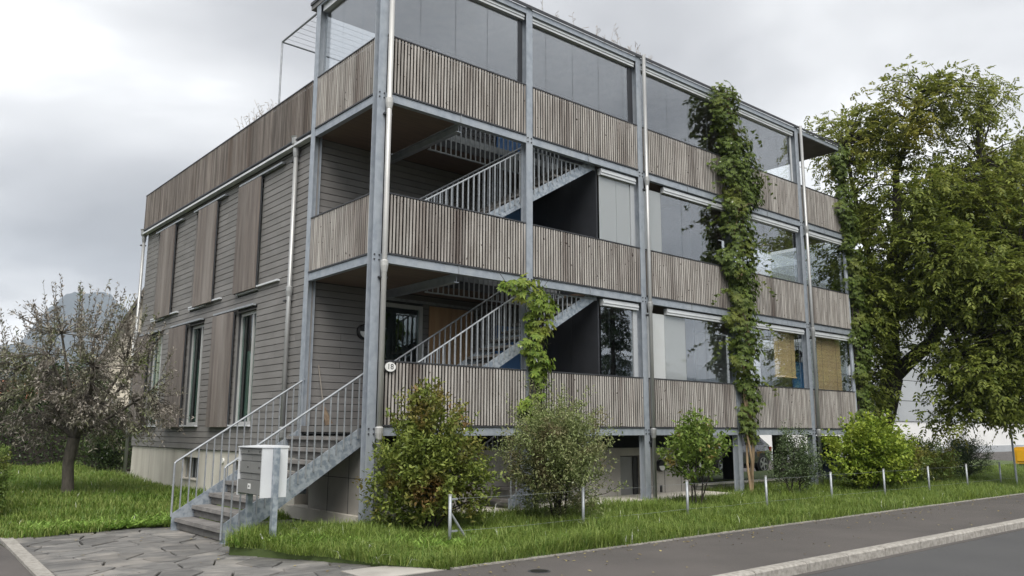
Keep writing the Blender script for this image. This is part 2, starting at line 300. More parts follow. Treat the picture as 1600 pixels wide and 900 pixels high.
def hsteel(s, x, y, z0, z1, w=0.16, d=0.16, t=0.014):
    """H column, flanges facing -y / +y"""
    s.box(x-w/2, x+w/2, y-d/2, y-d/2+t, z0, z1); s.box(x-w/2, x+w/2, y+d/2-t, y+d/2, z0, z1); s.box(x-t/2, x+t/2, y-d/2+t, y+d/2-t, z0, z1); return s
def hsteel_x(s, x, y, z0, z1, w=0.16, d=0.16, t=0.014):
    s.box(x-d/2, x-d/2+t, y-w/2, y+w/2, z0, z1); s.box(x+d/2-t, x+d/2, y-w/2, y+w/2, z0, z1); s.box(x-d/2+t, x+d/2-t, y-t/2, y+t/2, z0, z1); return s
def fast(name, v, f, m, parent=None, loc=(0, 0, 0), kind=None):
    """v (n,3) array in world space, f (k,3) int array"""
    me = bpy.data.meshes.new(name); v = np.asarray(v, np.float32)-np.asarray(loc, np.float32); f = np.asarray(f, np.int32)
    me.vertices.add(len(v)); me.vertices.foreach_set('co', v.ravel())
    k = f.shape[1]; me.loops.add(f.size); me.loops.foreach_set('vertex_index', f.ravel())
    me.polygons.add(len(f)); me.polygons.foreach_set('loop_start', np.arange(0, f.size, k, dtype=np.int32)); me.polygons.foreach_set('loop_total', np.full(len(f), k, np.int32))
    me.materials.append(M[m]); me.update(calc_edges=True)
    o = link(name, me, parent, loc)
    if kind: o['kind'] = kind
    return o
def unit(v): return v/(np.linalg.norm(v, axis=-1, keepdims=True)+1e-9)
def rdir(n): return unit(rng.normal(size=(n, 3)))
def leaf_arrays(P, D, L, Wd, nrm=None, fold=0.22):
    n = len(P); D = unit(D)
    if nrm is None: nrm = unit(rdir(n)*0.7+np.array([0, 0, 1.0]))
    S = unit(np.cross(D, nrm)); U = np.cross(S, D)
    L = np.broadcast_to(np.asarray(L, float), (n,))[:, None]; Wd = np.broadcast_to(np.asarray(Wd, float), (n,))[:, None]
    a = P; b = P+D*L*0.42+S*Wd*0.5+U*Wd*fold; c = P+D*L-U*L*0.12; d = P+D*L*0.42-S*Wd*0.5+U*Wd*fold
    v = np.stack([a, b, c, d], 1).reshape(-1, 3); i = np.arange(n)[:, None]*4
    f = np.concatenate([i+np.array([[0, 1, 2]]), i+np.array([[0, 2, 3]])], 1).reshape(-1, 3)
    return v, f
def cat_arrays(parts):
    vs = []; fs = []; o = 0
    for v, f in parts: vs.append(v); fs.append(f+o); o += len(v)
    return np.concatenate(vs), np.concatenate(fs)
def inpoly(p, poly):
    x, y = p[:, 0], p[:, 1]; r = np.zeros(len(p), bool); n = len(poly)
    for i in range(n):
        x1, y1 = poly[i]; x2, y2 = poly[(i+1) % n]
        c = ((y1 > y) != (y2 > y)) & (x < (x2-x1)*(y-y1)/((y2-y1) if y2 != y1 else 1e-9)+x1); r ^= c
    return r

# ------------------------------------------------------------------ ground, road, pavement, paths
GP = -1.65                                                  # pavement and path level
def verge_z(x, y): return -1.635+0.125*np.clip((np.asarray(y)+3.4)/3.1, 0, 1)+0*np.asarray(x)
def lawn_z(x, y): return -1.635+np.clip(np.asarray(y)-2.6, 0, 40)*0.0225+0*np.asarray(x)
o = MB().box(-3000, 3000, -3000, 3000, -2.6, -1.95).build('ground', 'field'); tag(o, kind='structure')
o = MB().box(-60, 140, -14, -5.60, -1.93, -1.77).build('road', 'road'); tag(o, kind='structure')
o = MB().box(-60, 140, -5.6, -3.43, -1.94, GP).build('pavement', 'asphalt'); tag(o, kind='structure')
o = MB().box(-60, 140, -20, -14.2, -1.93, -1.70).build('far_pavement', 'asphalt'); tag(o, kind='structure')
kerb = empty('kerb', (0, -5.7, -1.9), kind='structure')
x = -8.0; i = 0
while x < 60:
    l = 1.0+0.25*random.random()
    m_ = MB().prism([(-5.765, -1.90), (-5.60, -1.90), (-5.60, GP+0.004), (-5.73, GP+0.002), (-5.755, GP-0.02)], 'x', x+0.006, x+l-0.008)
    m_.build('kerb_stone', 'kerb', kerb, loc=(x, -5.7, -1.9)); x += l
o = MB().box(-60, 140, -5.87, -5.768, -1.9, -1.766).build('gutter_strip', 'asphalt'); tag(o, kind='structure')
edg = empty('verge_edging', (0, -3.43, -1.8), kind='structure')
x = -0.9
while x < 45:
    l = 1.0
    MB().box(x+0.004, x+l-0.004, -3.45, -3.39, -1.9, GP+0.012+0.008*random.random()).build('edging_stone', 'kerb', edg, loc=(x, -3.42, -1.8)); x += l
# verge and lawn ground sheets
VERGE = [(-0.95, -3.40), (26, -3.40), (40, -3.40), (40, 6.0), (9.6, 6.0), (9.6, 0.0), (0.2, -0.1), (-0.05, -0.05), (-1.55, 0.2), (-2.45, -0.75), (-1.9, -1.7), (-1.42, -2.7)]
LAWN = [(-4.25, 2.75), (-2.3, 3.0), (-1.6, 2.62), (-0.2, 2.62), (0.1, 2.62), (0.1, 22), (-14, 24), (-30, 24), (-30, 12.0), (-5.3, 12.0), (-5.3, 4.4)]
def sheet(name, poly, zf, m, step=0.5):
    p = np.array(poly); xs = np.arange(p[:, 0].min(), p[:, 0].max()+step, step); ys = np.arange(p[:, 1].min(), p[:, 1].max()+step, step)
    import bmesh
    bm = bmesh.new(); bm.faces.new([bm.verts.new((q[0], q[1], 0)) for q in poly])
    for ax, vals in ((0, xs[1:-1]), (1, ys[1:-1])):
        for t in vals:
            co = [0, 0, 0]; co[ax] = t; no_ = [0, 0, 0]; no_[ax] = 1
            bmesh.ops.bisect_plane(bm, geom=bm.verts[:]+bm.edges[:]+bm.faces[:], plane_co=co, plane_no=no_)
    for v in bm.verts: v.co.z = float(zf(v.co.x, v.co.y))+0.012*math.sin(v.co.x*2.3+v.co.y*1.7)
    ex = bmesh.ops.extrude_edge_only(bm, edges=[e_ for e_ in bm.edges if e_.is_boundary])
    for v in [q for q in ex['geom'] if isinstance(q, bmesh.types.BMVert)]: v.co.z -= 0.14
    me = bpy.data.meshes.new(name); bm.to_mesh(me); bm.free(); me.materials.append(M[m]); o = link(name, me); tag(o, kind='structure'); return o
sheet('grass_verge', VERGE, verge_z, 'turf', 0.8)
sheet('lawn', LAWN, lawn_z, 'turf', 1.0)
o = MB().box(-30, -4.5, -3.4, 2.9, -1.9, GP-0.02).build('side_drive', 'asphalt'); tag(o, kind='structure')
edge = empty('path_edging', (-4.5, 0, -1.8), kind='structure')
for y in np.arange(-3.4, 2.9, 0.9):
    q = lambda yy: -4.56+(yy+1.0)*0.06
    y1 = min(y+0.89, 2.9)
    MB().add([(q(y)-0.1, y, -1.85), (q(y)+0.06, y, -1.85), (q(y1)+0.06, y1, -1.85), (q(y1)-0.1, y1, -1.85), (q(y)-0.1, y, GP+0.015), (q(y)+0.06, y, GP+0.015), (q(y1)+0.06, y1, GP+0.015), (q(y1)-0.1, y1, GP+0.015)],
             [(0, 3, 2, 1), (4, 5, 6, 7), (0, 1, 5, 4), (1, 2, 6, 5), (2, 3, 7, 6), (3, 0, 4, 7)]).build('edging_stone', 'kerb', edge, loc=(q(y), y, -1.8))
# crazy paving of slate: every slab is a piece of its own
path = MB().box(-4.5, 0.3, -3.38, 3.2, -1.9, -1.685).build('slate_path', 'soil'); tag(path, kind='structure')
def clip(poly, nx, ny, c):
    out = []
    for i in range(len(poly)):
        p, q = poly[i], poly[(i+1) % len(poly)]; a = nx*p[0]+ny*p[1]-c; b = nx*q[0]+ny*q[1]-c
        if a <= 0: out.append(p)
        if a*b < 0: t = a/(a-b); out.append((p[0]+(q[0]-p[0])*t, p[1]+(q[1]-p[1])*t))
    return out
seeds = []
for ix in np.arange(-4.3, 0.2, 0.50):
    for iy in np.arange(-3.3, 3.2, 0.40):
        seeds.append((ix+random.uniform(-.23, .23)+(0.25 if int(iy*10) % 2 else 0), iy+random.uniform(-.18, .18)))
for k, s in enumerate(seeds):
    poly = [(-4.46, -3.36), (-1.0 if s[1] < -1.6 else 0.25, -3.36), (-1.0 if s[1] < -1.6 else 0.25, 3.1), (-4.46, 3.1)]
    for j, t in enumerate(seeds):
        if j == k: continue
        nx, ny = t[0]-s[0], t[1]-s[1]; d = math.hypot(nx, ny)
        if d > 2.5: continue
        nx /= d; ny /= d; poly = clip(poly, nx, ny, nx*(s[0]+t[0])/2+ny*(s[1]+t[1])/2-0.008)
        if len(poly) < 3: break
    if len(poly) < 3: continue
    pts = []
    for i in range(len(poly)):
        p, q = poly[i], poly[(i+1) % len(poly)]; L = math.hypot(q[0]-p[0], q[1]-p[1])
        pts.append(p)
        if L > 0.25:
            t = random.uniform(.35, .65); j = random.uniform(0, 0.014); cx = s[0]-p[0]-(q[0]-p[0])*t; cy = s[1]-p[1]-(q[1]-p[1])*t; d = math.hypot(cx, cy)+1e-6
            pts.append((p[0]+(q[0]-p[0])*t+cx/d*j, p[1]+(q[1]-p[1])*t+cy/d*j))
    tx, ty, dz = random.uniform(-.012, .012), random.uniform(-.012, .012), random.uniform(-.006, .006)
    n = len(pts); zt = lambda p: GP+dz+tx*(p[0]-s[0])+ty*(p[1]-s[1])
    inn = [(p[0]*0.97+s[0]*0.03, p[1]*0.97+s[1]*0.03) for p in pts]
    vs_ = [(p[0], p[1], -1.70) for p in pts]+[(p[0], p[1], zt(p)-0.012) for p in pts]+[(p[0], p[1], zt(p)) for p in inn]
    fs_ = [(i, (i+1) % n, n+(i+1) % n, n+i) for i in range(n)]+[(n+i, n+(i+1) % n, 2*n+(i+1) % n, 2*n+i) for i in range(n)]+[tuple(2*n+i for i in range(n))]
    MB().add(vs_, fs_).build('paving_slab', 'slate', path, loc=(s[0], s[1], GP))
MB().box(-1.95, -0.95, -3.41, -2.75, -1.9, GP+0.006).build('threshold_slab', 'concrete_grey', path)
mh = empty('manhole_cover', (-0.2, -4.16, GP), 'small round dark iron manhole cover set in the pavement', 'manhole cover')
MB().tube([(-0.2, -4.16, GP-0.03), (-0.2, -4.16, GP+0.003)], 0.13, 20).build('frame', 'darkrail', mh); MB().tube([(-0.2, -4.16, GP-0.03), (-0.2, -4.16, GP+0.007)], 0.10, 20).build('lid', 'black', mh)

# ------------------------------------------------------------------ the apartment building
XC = [0.0, 3.335, 6.625, 9.95, 13.28, 15.68]
B = [0.0, 2.8, 5.6]; T = [1.036, 3.836, 6.636]; YW = 2.45; ROOF = 8.3
bld = empty('apartment_building', (0, 0, -1.5), 'three storey apartment building with weathered wood slat balconies on a galvanised steel frame', 'building')
def pcs(name, m, *boxes, parent=bld):
    mb = MB()
    for b in boxes: mb.box(*b)
    return mb.build(name, m, parent)
# columns
for i, x in enumerate(XC):
    mb = MB()
    if i < 5: hsteel(mb, x, 0.06, -1.55, ROOF)
    else: mb.tube([(x, 0.04, -1.55), (x, 0.04, ROOF-0.1)], 0.055, 10)
    c = mb.build('column', 'steel', bld)
    if i < 5:
        for z in (-0.1, 2.7, 5.5):                           # bolts where the beams meet the column
            bb = MB()
            for dx in (-0.045, 0.045):
                for dz in (-0.035, 0.045): bb.tube([(x+dx, -0.02, z+dz), (x+dx, -0.036, z+dz)], 0.014, 6)
            bb.build('bolt_group', 'darkrail', c)
c = hsteel_x(MB(), 0.06, YW, -1.2, ROOF).build('column', 'steel', bld)
# beams, per bay and level
for lv in range(3):
    z = B[lv]
    for i in range(5):
        x0, x1 = XC[i]+0.085, XC[i+1]-0.085
        pcs('edge_beam', 'steel', (x0, x1, -0.015, 0.002, z-0.165, z-0.025), (x0, x1, 0.002, 0.09, z-0.165, z-0.15), (x0, x1, 0.002, 0.09, z-0.04, z-0.025))
        xm = (x0+x1)/2
        pcs('stiffener', 'rail', (xm-0.008, xm+0.008, -0.028, -0.015, z-0.165, z-0.02))
    if lv: pcs('edge_beam', 'steel', (-0.015, 0.002, 0.145, YW-0.085, z-0.165, z-0.025), (0.002, 0.08, 0.145, YW-0.085, z-0.165, z-0.15))
for lv in (1, 2):
    z = B[lv]
    pcs('cross_beam', 'steel', (1.66, 1.76, 0.1, YW-0.02, z-0.30, z-0.285), (1.704, 1.716, 0.1, YW-0.02, z-0.285, z-0.16), (1.66, 1.76, 0.1, YW-0.02, z-0.16, z-0.147))
# roof edge
pcs('roof_edge', 'darkrail', (-0.06, 15.74, -0.06, -0.04, ROOF-0.03, ROOF+0.03))
pcs('roof_edge', 'darkrail', (-0.06, -0.04, -0.039, 2.75, ROOF-0.03, ROOF+0.03))
for i in range(5): pcs('roof_beam', 'steel', (XC[i]+0.085, XC[i+1]-(0.085 if i < 4 else 0.0), -0.02, 0.02, ROOF-0.15, ROOF-0.031))
pcs('roof_beam', 'steel', (-0.02, 0.02, 0.145, YW-0.085, ROOF-0.15, ROOF-0.031))
roof = pcs('roof', 'roofsoffit', (-0.035, 13.2, 0.021, 2.75, ROOF-0.12, ROOF))
pcs('roof_soffit', 'endsoffit', (13.201, 15.72, 0.021, 2.75, ROOF-0.13, ROOF-0.001), parent=roof)
# floors
for lv in (1, 2):
    z = B[lv]
    pcs('floor', 'ceiling', (0.003, 1.655, 0.092, YW, z-0.145, z-0.01)); pcs('floor', 'ceiling', (1.765, 5.34, 1.22, YW, z-0.145, z-0.01)); pcs('floor', 'ceiling', (5.341, 15.6, 0.092, YW, z-0.145, z-0.01))
    pcs('gallery_beam', 'rail', (1.765, 5.34, 1.15, 1.19, z-0.335, z-0.31)); pcs('gallery_beam', 'darkrail', (1.765, 5.34, 1.20, 1.219, z-0.17, z-0.02))
pcs('floor', 'interiordark', (0.02, 1.7, 0.092, YW, -0.145, -0.01)); pcs('floor', 'interiordark', (1.701, 5.34, 1.22, YW, -0.145, -0.01)); pcs('floor', 'interiordark', (5.341, 15.6, 0.092, 13.0, -0.145, -0.01))
# slat railings
slats = []
def railing(a, b, axis, lv, m='slat'):
    z0, z1 = B[lv], T[lv]
    mb = MB()
    if axis == 'x':
        mb.box(a, b, -0.03, 0.045, z1-0.022, z1); mb.box(a, b, -0.035, 0.045, z0-0.02, z0+0.006)
        p = mb.build('railing', 'darkrail', bld, loc=(a, 0, z0))
        MB().box(a, b, 0.062, 0.066, z0+0.007, z1-0.023).build('gap_shade_sheet', 'gap_shade', p)  # added sheet, painted dark as the shade behind the open slats
    else:
        mb.box(-0.03, 0.045, a, b, z1-0.022, z1); mb.box(-0.035, 0.045, a, b, z0-0.02, z0+0.006)
        p = mb.build('railing', 'darkrail', bld, loc=(0, a, z0))
        MB().box(0.062, 0.066, a, b, z0+0.007, z1-0.023).build('gap_shade_sheet', 'gap_shade', p)
    n = int(round((b-a)/0.0655)); st = (b-a)/n
    for k in range(n):
        u = a+st*(k+0.5); pos = (u, 0.0, z0+0.012) if axis == 'x' else (0.0, u, z0+0.012)
        slats.append((np.linalg.norm(np.array(pos)-CAM), pos, axis, z1-z0-0.04, p, m))
for lv in range(3):
    for i in range(5): railing(XC[i]+0.09, XC[i+1]-(0.09 if i < 4 else 0.06), 'x', lv)
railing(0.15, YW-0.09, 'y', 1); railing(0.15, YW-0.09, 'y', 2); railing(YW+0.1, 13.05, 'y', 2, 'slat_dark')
slats.sort(key=lambda s: s[0])
smesh = {}
for mname in ('slat', 'slat_dark'):
    for ax in 'xy': smesh[mname, ax] = MB().box(-.0178, .0178, -.022, -.011, 0, 1).mesh('slat', mname) if ax == 'x' else MB().box(-.022, -.011, -.0178, .0178, 0, 1).mesh('slat', mname)
rest = {'slat': MB(), 'slat_dark': MB()}
for k, (d, pos, ax, h, p, m_) in enumerate(slats):
    dz = random.uniform(-0.004, 0.004)
    if k < 300: link('slat', smesh[m_, ax], p, (pos[0]+random.uniform(-.0015, .0015), pos[1]+random.uniform(-.002, .002), pos[2]+dz), (1, 1, h))
    else:
        if ax == 'x': rest[m_].box(pos[0]-.0178, pos[0]+.0178, -.022+random.uniform(-.002, .002), -.011, pos[2]+dz, pos[2]+h+dz)
        else: rest[m_].box(-.022+random.uniform(-.002, .002), -.011, pos[1]-.0178, pos[1]+.0178, pos[2]+dz, pos[2]+h+dz)
me = rest['slat'].mesh('far_slats', 'slat', W[bld.name]); v0 = len(rest['slat'].v); f0 = len(rest['slat'].f)
allr = MB(); allr.v = rest['slat'].v+rest['slat_dark'].v; allr.f = rest['slat'].f+[tuple(i+v0 for i in q) for q in rest['slat_dark'].f]
o = allr.build('far_slats', 'slat', bld); o['kind'] = 'stuff'; o.data.materials.append(M['slat_dark'])
o.data.polygons.foreach_set('material_index', [0]*f0+[1]*(len(allr.f)-f0))
# side trim under the top parapet
pcs('gutter_trim', 'whitealu', (-0.045, 0.10, YW+0.1, 13.1, 5.47, 5.515))
# ---- side wall: core, siding boards, windows, shutters
XS = 0.12
wins1 = [(4.95, 5.95), (7.97, 8.97), (10.97, 11.95)]
op_side = [(a, b, 0.02, 2.42) for a, b in wins1]+[(a, b, 2.85, 5.24) for a, b in wins1]
def wall_pieces(u0, u1, z0, z1, ops):
    us = sorted({u0, u1, *[o_[0] for o_ in ops], *[o_[1] for o_ in ops]}); res = []
    for a, b in zip(us[:-1], us[1:]):
        cuts = sorted([(o_[2], o_[3]) for o_ in ops if o_[0] <= a+1e-6 and o_[1] >= b-1e-6]); z = z0
        for c0, c1 in cuts:
            if c0 > z: res.append((a, b, z, c0))
            z = c1
        if z < z1: res.append((a, b, z, z1))
    return res
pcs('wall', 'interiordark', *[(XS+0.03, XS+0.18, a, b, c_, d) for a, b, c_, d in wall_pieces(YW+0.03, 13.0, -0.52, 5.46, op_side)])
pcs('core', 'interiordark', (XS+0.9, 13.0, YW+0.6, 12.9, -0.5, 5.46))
pcs('terrace_floor', 'interiordark', (0.08, 13.0, YW+0.04, 13.0, 5.465, 5.52))
boards = []
def side_boards(axis, u0, u1, z0, z1, ops, x, blen=2.9, off=0.45, ph=0.132):
    r = 0; z = z0
    while z < z1-0.02:
        za, zb = z, min(z+ph, z1); st = u0-(off if r % 2 else 1.4)-random.choice((0, 0.9))
        while st < u1:
            a, b = max(st, u0), min(st+blen, u1); st += blen
            if b-a < 0.03: continue
            segs = [(a, b)]
            for oa, ob, oc, od in ops:
                if od <= za+0.03 or oc >= zb-0.03: continue
                segs = [q for s in segs for q in ((s[0], min(s[1], oa)), (max(s[0], ob), s[1])) if q[1]-q[0] > 0.03]
            for s in segs: boards.append((axis, s[0], s[1], za, zb, x))
        z += ph; r += 1
side_boards('y', YW+0.02, 13.0, -0.53, 5.465, [(a-0.03, b+0.03, c_-0.02, d+0.02) for a, b, c_, d in op_side], XS)
# loggia wall (faces the street)
win_l = (1.62, 2.56, 0.05, 2.40)
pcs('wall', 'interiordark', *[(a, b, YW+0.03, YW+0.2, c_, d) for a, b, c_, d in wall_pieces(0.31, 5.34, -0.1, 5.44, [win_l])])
side_boards('x', 0.14, 5.33, 0.0, 2.65, [(1.58, 2.60, 0.0, 2.44)], YW)
side_boards('x', 0.14, 5.33, 2.8, 5.45, [], YW); side_boards('x', 2.0, 5.33, 5.6, 8.17, [], YW)
pcs('wall', 'interiordark', (2.02, 13.2, YW+0.03, YW+0.15, 5.61, 8.175))
umesh = {'y': MB().add([(-.012, 0, 0), (.022, 0, 0), (.022, 1, 0), (-.012, 1, 0), (-.006, 0, 1), (.022, 0, 1), (.022, 1, 1), (-.006, 1, 1)], [(0, 3, 2, 1), (4, 5, 6, 7), (0, 1, 5, 4), (1, 2, 6, 5), (2, 3, 7, 6), (3, 0, 4, 7)]).mesh('siding_board', 'siding'),
         'x': MB().add([(0, -.012, 0), (1, -.012, 0), (1, .022, 0), (0, .022, 0), (0, -.006, 1), (1, -.006, 1), (1, .022, 1), (0, .022, 1)], [(0, 3, 2, 1), (4, 5, 6, 7), (0, 1, 5, 4), (1, 2, 6, 5), (2, 3, 7, 6), (3, 0, 4, 7)]).mesh('siding_board', 'siding')}
boards.sort(key=lambda b: -(b[2]-b[1])/(1+0.06*(b[1]+b[2])) if b[0] == 'y' else -(b[2]-b[1])*0.8)
rb = MB(); g_ = 0.011
for k, (ax, a, b, za, zb, x) in enumerate(boards):
    if k < 300:
        link('siding_board', umesh[ax], bld, (x, a+0.002, za+g_) if ax == 'y' else (a+0.002, x, za+g_), (1, b-a-0.004, zb-za-g_) if ax == 'y' else (b-a-0.004, 1, zb-za-g_))
    elif ax == 'y': rb.box(x-0.008, x+0.022, a+0.002, b-0.002, za+g_, zb)
    else: rb.box(a+0.002, b-0.002, x-0.008, x+0.022, za+g_, zb)
if rb.v: o = rb.build('siding_offcuts', 'siding', bld); o['kind'] = 'stuff'
pcs('corner_trim', 'siding', (XS-0.018, XS+0.022, YW-0.02, YW+0.018, 0, 5.465))
# windows on the side wall
def side_window(a, b, z0, z1, curtain):
    w = pcs('window', 'wframe', (XS+0.08, XS+0.14, a, a+0.06, z0, z1), (XS+0.08, XS+0.14, b-0.06, b, z0, z1), (XS+0.08, XS+0.14, a+0.061, b-0.061, z0, z0+0.07), (XS+0.08, XS+0.14, a+0.061, b-0.061, z1-0.07, z1), (XS+0.075, XS+0.135, a+0.30, a+0.36, z0+0.071, z1-0.071))
    pcs('pane', 'glass_win', (XS+0.105, XS+0.115, a+0.361, b-0.061, z0+0.071, z1-0.071), parent=w); pcs('pane', 'glass_win', (XS+0.105, XS+0.115, a+0.061, a+0.299, z0+0.071, z1-0.071), parent=w)
    pcs('reveal', 'siding', (XS-0.005, XS+0.079, a-0.028, a-0.002, z0-0.01, z1+0.01), (XS-0.005, XS+0.079, b+0.002, b+0.028, z0-0.01, z1+0.01), (XS-0.005, XS+0.079, a-0.001, b+0.001, z1+0.002, z1+0.018), parent=w)
    pcs('sill', 'whitealu', (XS-0.06, XS+0.079, a-0.03, b+0.03, z0-0.035, z0-0.005), parent=w)
    pcs('room', 'interiordark', (XS+0.86, XS+0.88, a-0.3, b+0.3, z0-0.1, z1+0.1), parent=w)
    if curtain: pcs('curtain', 'curtain', (XS+0.22, XS+0.235, a+0.06, b-0.1, z0+0.08, z0+(z1-z0)*0.66), parent=w)
for a, b in wins1: side_window(a, b, 0.02, 2.42, True); side_window(a, b, 2.85, 5.24, False)
def shutter(y0, y1, z0, z1, ta, tb):
    s = pcs('shutter', 'darkrail', (XS-0.085, XS-0.055, y0, y0+0.035, z0, z1), (XS-0.085, XS-0.055, y1-0.035, y1, z0, z1), (XS-0.06, XS-0.05, y0+0.036, y1-0.036, z0+0.02, z1-0.02))
    n = 9; w = (y1-y0-0.01)/n
    pm = MB().box(-0.032, 0, 0.002, w-0.002, z0+0.005-z0, z1-0.005-z0).mesh('plank', 'shutter')
    for k in range(n): link('plank', pm, s, (XS-0.0855+random.uniform(-.003, 0), y0+0.005+k*w, z0))
    pcs('track', 'rail', (XS-0.10, XS-0.03, ta, tb, z1+0.025, z1+0.065)); pcs('guide', 'whitealu', (XS-0.075, XS-0.013, ta, tb, z0+0.02, z0+0.055))
    for y in (y0+0.15, y1-0.15): pcs('hanger', 'darkrail', (XS-0.07, XS-0.06, y-0.02, y+0.02, z1-0.01, z1+0.03), parent=s)
for y0, y1, ta, tb in ((5.98, 7.15, 4.93, 7.17), (9.0, 10.15, 7.95, 10.17), (11.98, 12.96, 10.95, 12.98)): shutter(y0, y1, -0.03, 2.46, ta, tb)
for y0, y1, ta, tb in ((4.9, 6.07, 3.87, 6.09), (7.4, 8.58, 6.93, 8.98), (10.35, 11.52, 9.85, 11.97)): shutter(y0, y1, 2.84, 5.27, ta, tb)
# concrete base with basement windows
ops_b = [(7.86, 8.9, -1.2, -0.72), (5.3, 5.86, -1.2, -0.72)]
pcs('base_wall', 'concrete', *[(XS+0.03, XS+0.3, a, b, c_, d) for a, b, c_, d in wall_pieces(YW+0.4, 13.0, -1.62, -0.535, ops_b)])
for y in (4.4, 7.0, 9.5, 11.4): pcs('form_joint', 'concrete_grey', (XS+0.026, XS+0.0305, y-0.006, y+0.006, -1.6, -0.54))
for a, b, c_, d in ops_b:
    w = pcs('basement_window', 'interiordark', (XS+0.28, XS+0.30, a, b, c_, d)); pcs('sill', 'concrete', (XS+0.0, XS+0.2, a-0.03, b+0.03, c_-0.03, c_-0.002), parent=w)
    for k in range(5): pcs('grille_bar', 'rail', (XS+0.10, XS+0.115, a+(b-a)*(k+0.5)/5-0.008, a+(b-a)*(k+0.5)/5+0.008, c_, d), parent=w)
MB().tube([(XS+0.03, 6.34, -0.74), (XS+0.0, 6.34, -0.74)], 0.06, 16).build('vent_cap', 'white', bld)
# bicycle room under the loggia and street level walls
pcs('base_wall', 'concrete_grey', (0.10, 0.28, 0.16, 2.2, -1.62, -0.17)); pcs('plinth', 'concrete', (0.0, 0.32, 0.155, 2.9, -1.62, -1.42))
for y in (0.8, 1.5): pcs('form_joint', 'interiordark', (0.096, 0.1005, y-0.006, y+0.006, -1.42, -0.17))
pcs('form_joint', 'interiordark', (0.0955, 0.1003, 0.17, 2.19, -0.856, -0.846))
pcs('base_wall', 'concrete_grey', *[(a, b, 1.0, 1.2, c_, d) for a, b, c_, d in wall_pieces(0.5, 9.45, -1.62, -0.45, [(6.9, 7.55, -1.5, -0.62)])])
pcs('base_wall', 'interiordark', (0.5, 9.45, 1.4, 1.5, -1.62, -0.15), (9.30, 9.45, 1.51, 12.9, -1.62, -0.15))
d_ = pcs('door', 'mailgrey', (6.92, 7.53, 1.08, 1.12, -1.49, -0.64)); pcs('door_leaf_edge', 'black', (7.38, 7.53, 1.05, 1.079, -1.49, -0.64), parent=d_)
for x in (6.1, 8.4, 9.0): pcs('form_joint', 'interiordark', (x-0.006, x+0.006, 0.996, 1.0005, -1.5, -0.45))
pcs('plinth', 'concrete', (2.0, 9.6, -0.14, 1.4, -1.75, -1.47))
pcs('vent_slot', 'black', (8.22, 8.29, 0.985, 1.0, -1.45, -1.30))
pcs('pier', 'dark', (14.6, 15.0, 3.4, 3.8, -1.7, -0.15)); pcs('pier', 'concrete_grey', (15.3, 15.6, 2.2, 2.5, -1.7, -0.15))
pcs('screen_panel', 'blue', (15.50, 15.55, 0.5, 1.25, -1.6, -0.2)).data.materials[0] = mat('dark blue panel', (0.03, 0.045, 0.075), rough=0.5)
def wall_lamp(x, y, z, r=0.15):
    l = MB().tube([(x, y, z), (x, y-0.06, z), (x, y-0.09, z)], [r, r, r*0.85], 24).build('wall_lamp', 'black', bld)
    mb = MB(); n = 12; pts = [(x+0.8*r*math.cos(math.pi+math.pi*k/n), z+0.8*r*math.sin(math.pi+math.pi*k/n)) for k in range(n+1)]
    mb.prism(pts, 'y', y-0.095, y-0.088); mb.build('diffuser', 'white', l)
wall_lamp(1.22, YW-0.012, 1.79); wall_lamp(8.22, 1.0, -0.86, 0.135)
pcs('intercom', 'black', (1.24, 1.34, YW-0.05, YW-0.013, 1.02, 1.2))
# loggia window and plywood panel
w = pcs('window', 'wframe', (1.60, 1.68, YW-0.03, YW+0.05, 0.02, 2.42), (2.50, 2.58, YW-0.03, YW+0.05, 0.02, 2.42), (1.681, 2.499, YW-0.03, YW+0.05, 2.34, 2.42), (1.681, 2.499, YW-0.03, YW+0.05, 0.02, 0.1))
pcs('pane', 'glass_win', (1.681, 2.499, YW+0.005, YW+0.015, 0.101, 2.339), parent=w); pcs('room', 'interiordark', (1.5, 2.7, YW+0.58, YW+0.59, 0, 2.6), parent=w)
for k in range(2): pcs('plywood_panel', 'ply', (2.72+k*0.565, 2.72+k*0.565+0.560, YW-0.075, YW-0.045, 0.02, 2.44))
pcs('track', 'rail', (1.6, 4.0, YW-0.09, YW-0.03, 2.47, 2.52))
for lv in range(3): d_ = pcs('blue_door', 'blue', (4.5, 5.3, YW-0.045, YW-0.014, B[lv], B[lv]+2.2)); pcs('handle', 'rail', (4.58, 4.6, YW-0.09, YW-0.046, B[lv]+1.0, B[lv]+1.14), parent=d_)
# partition at the end of the stair void
for lv in (0, 1):
    for k in range(3):
        y0 = 0.14+k*0.77; pcs('partition_panel', 'dark', (5.35, 5.39, y0, y0+0.762, B[lv]-0.0, B[lv]+2.64))
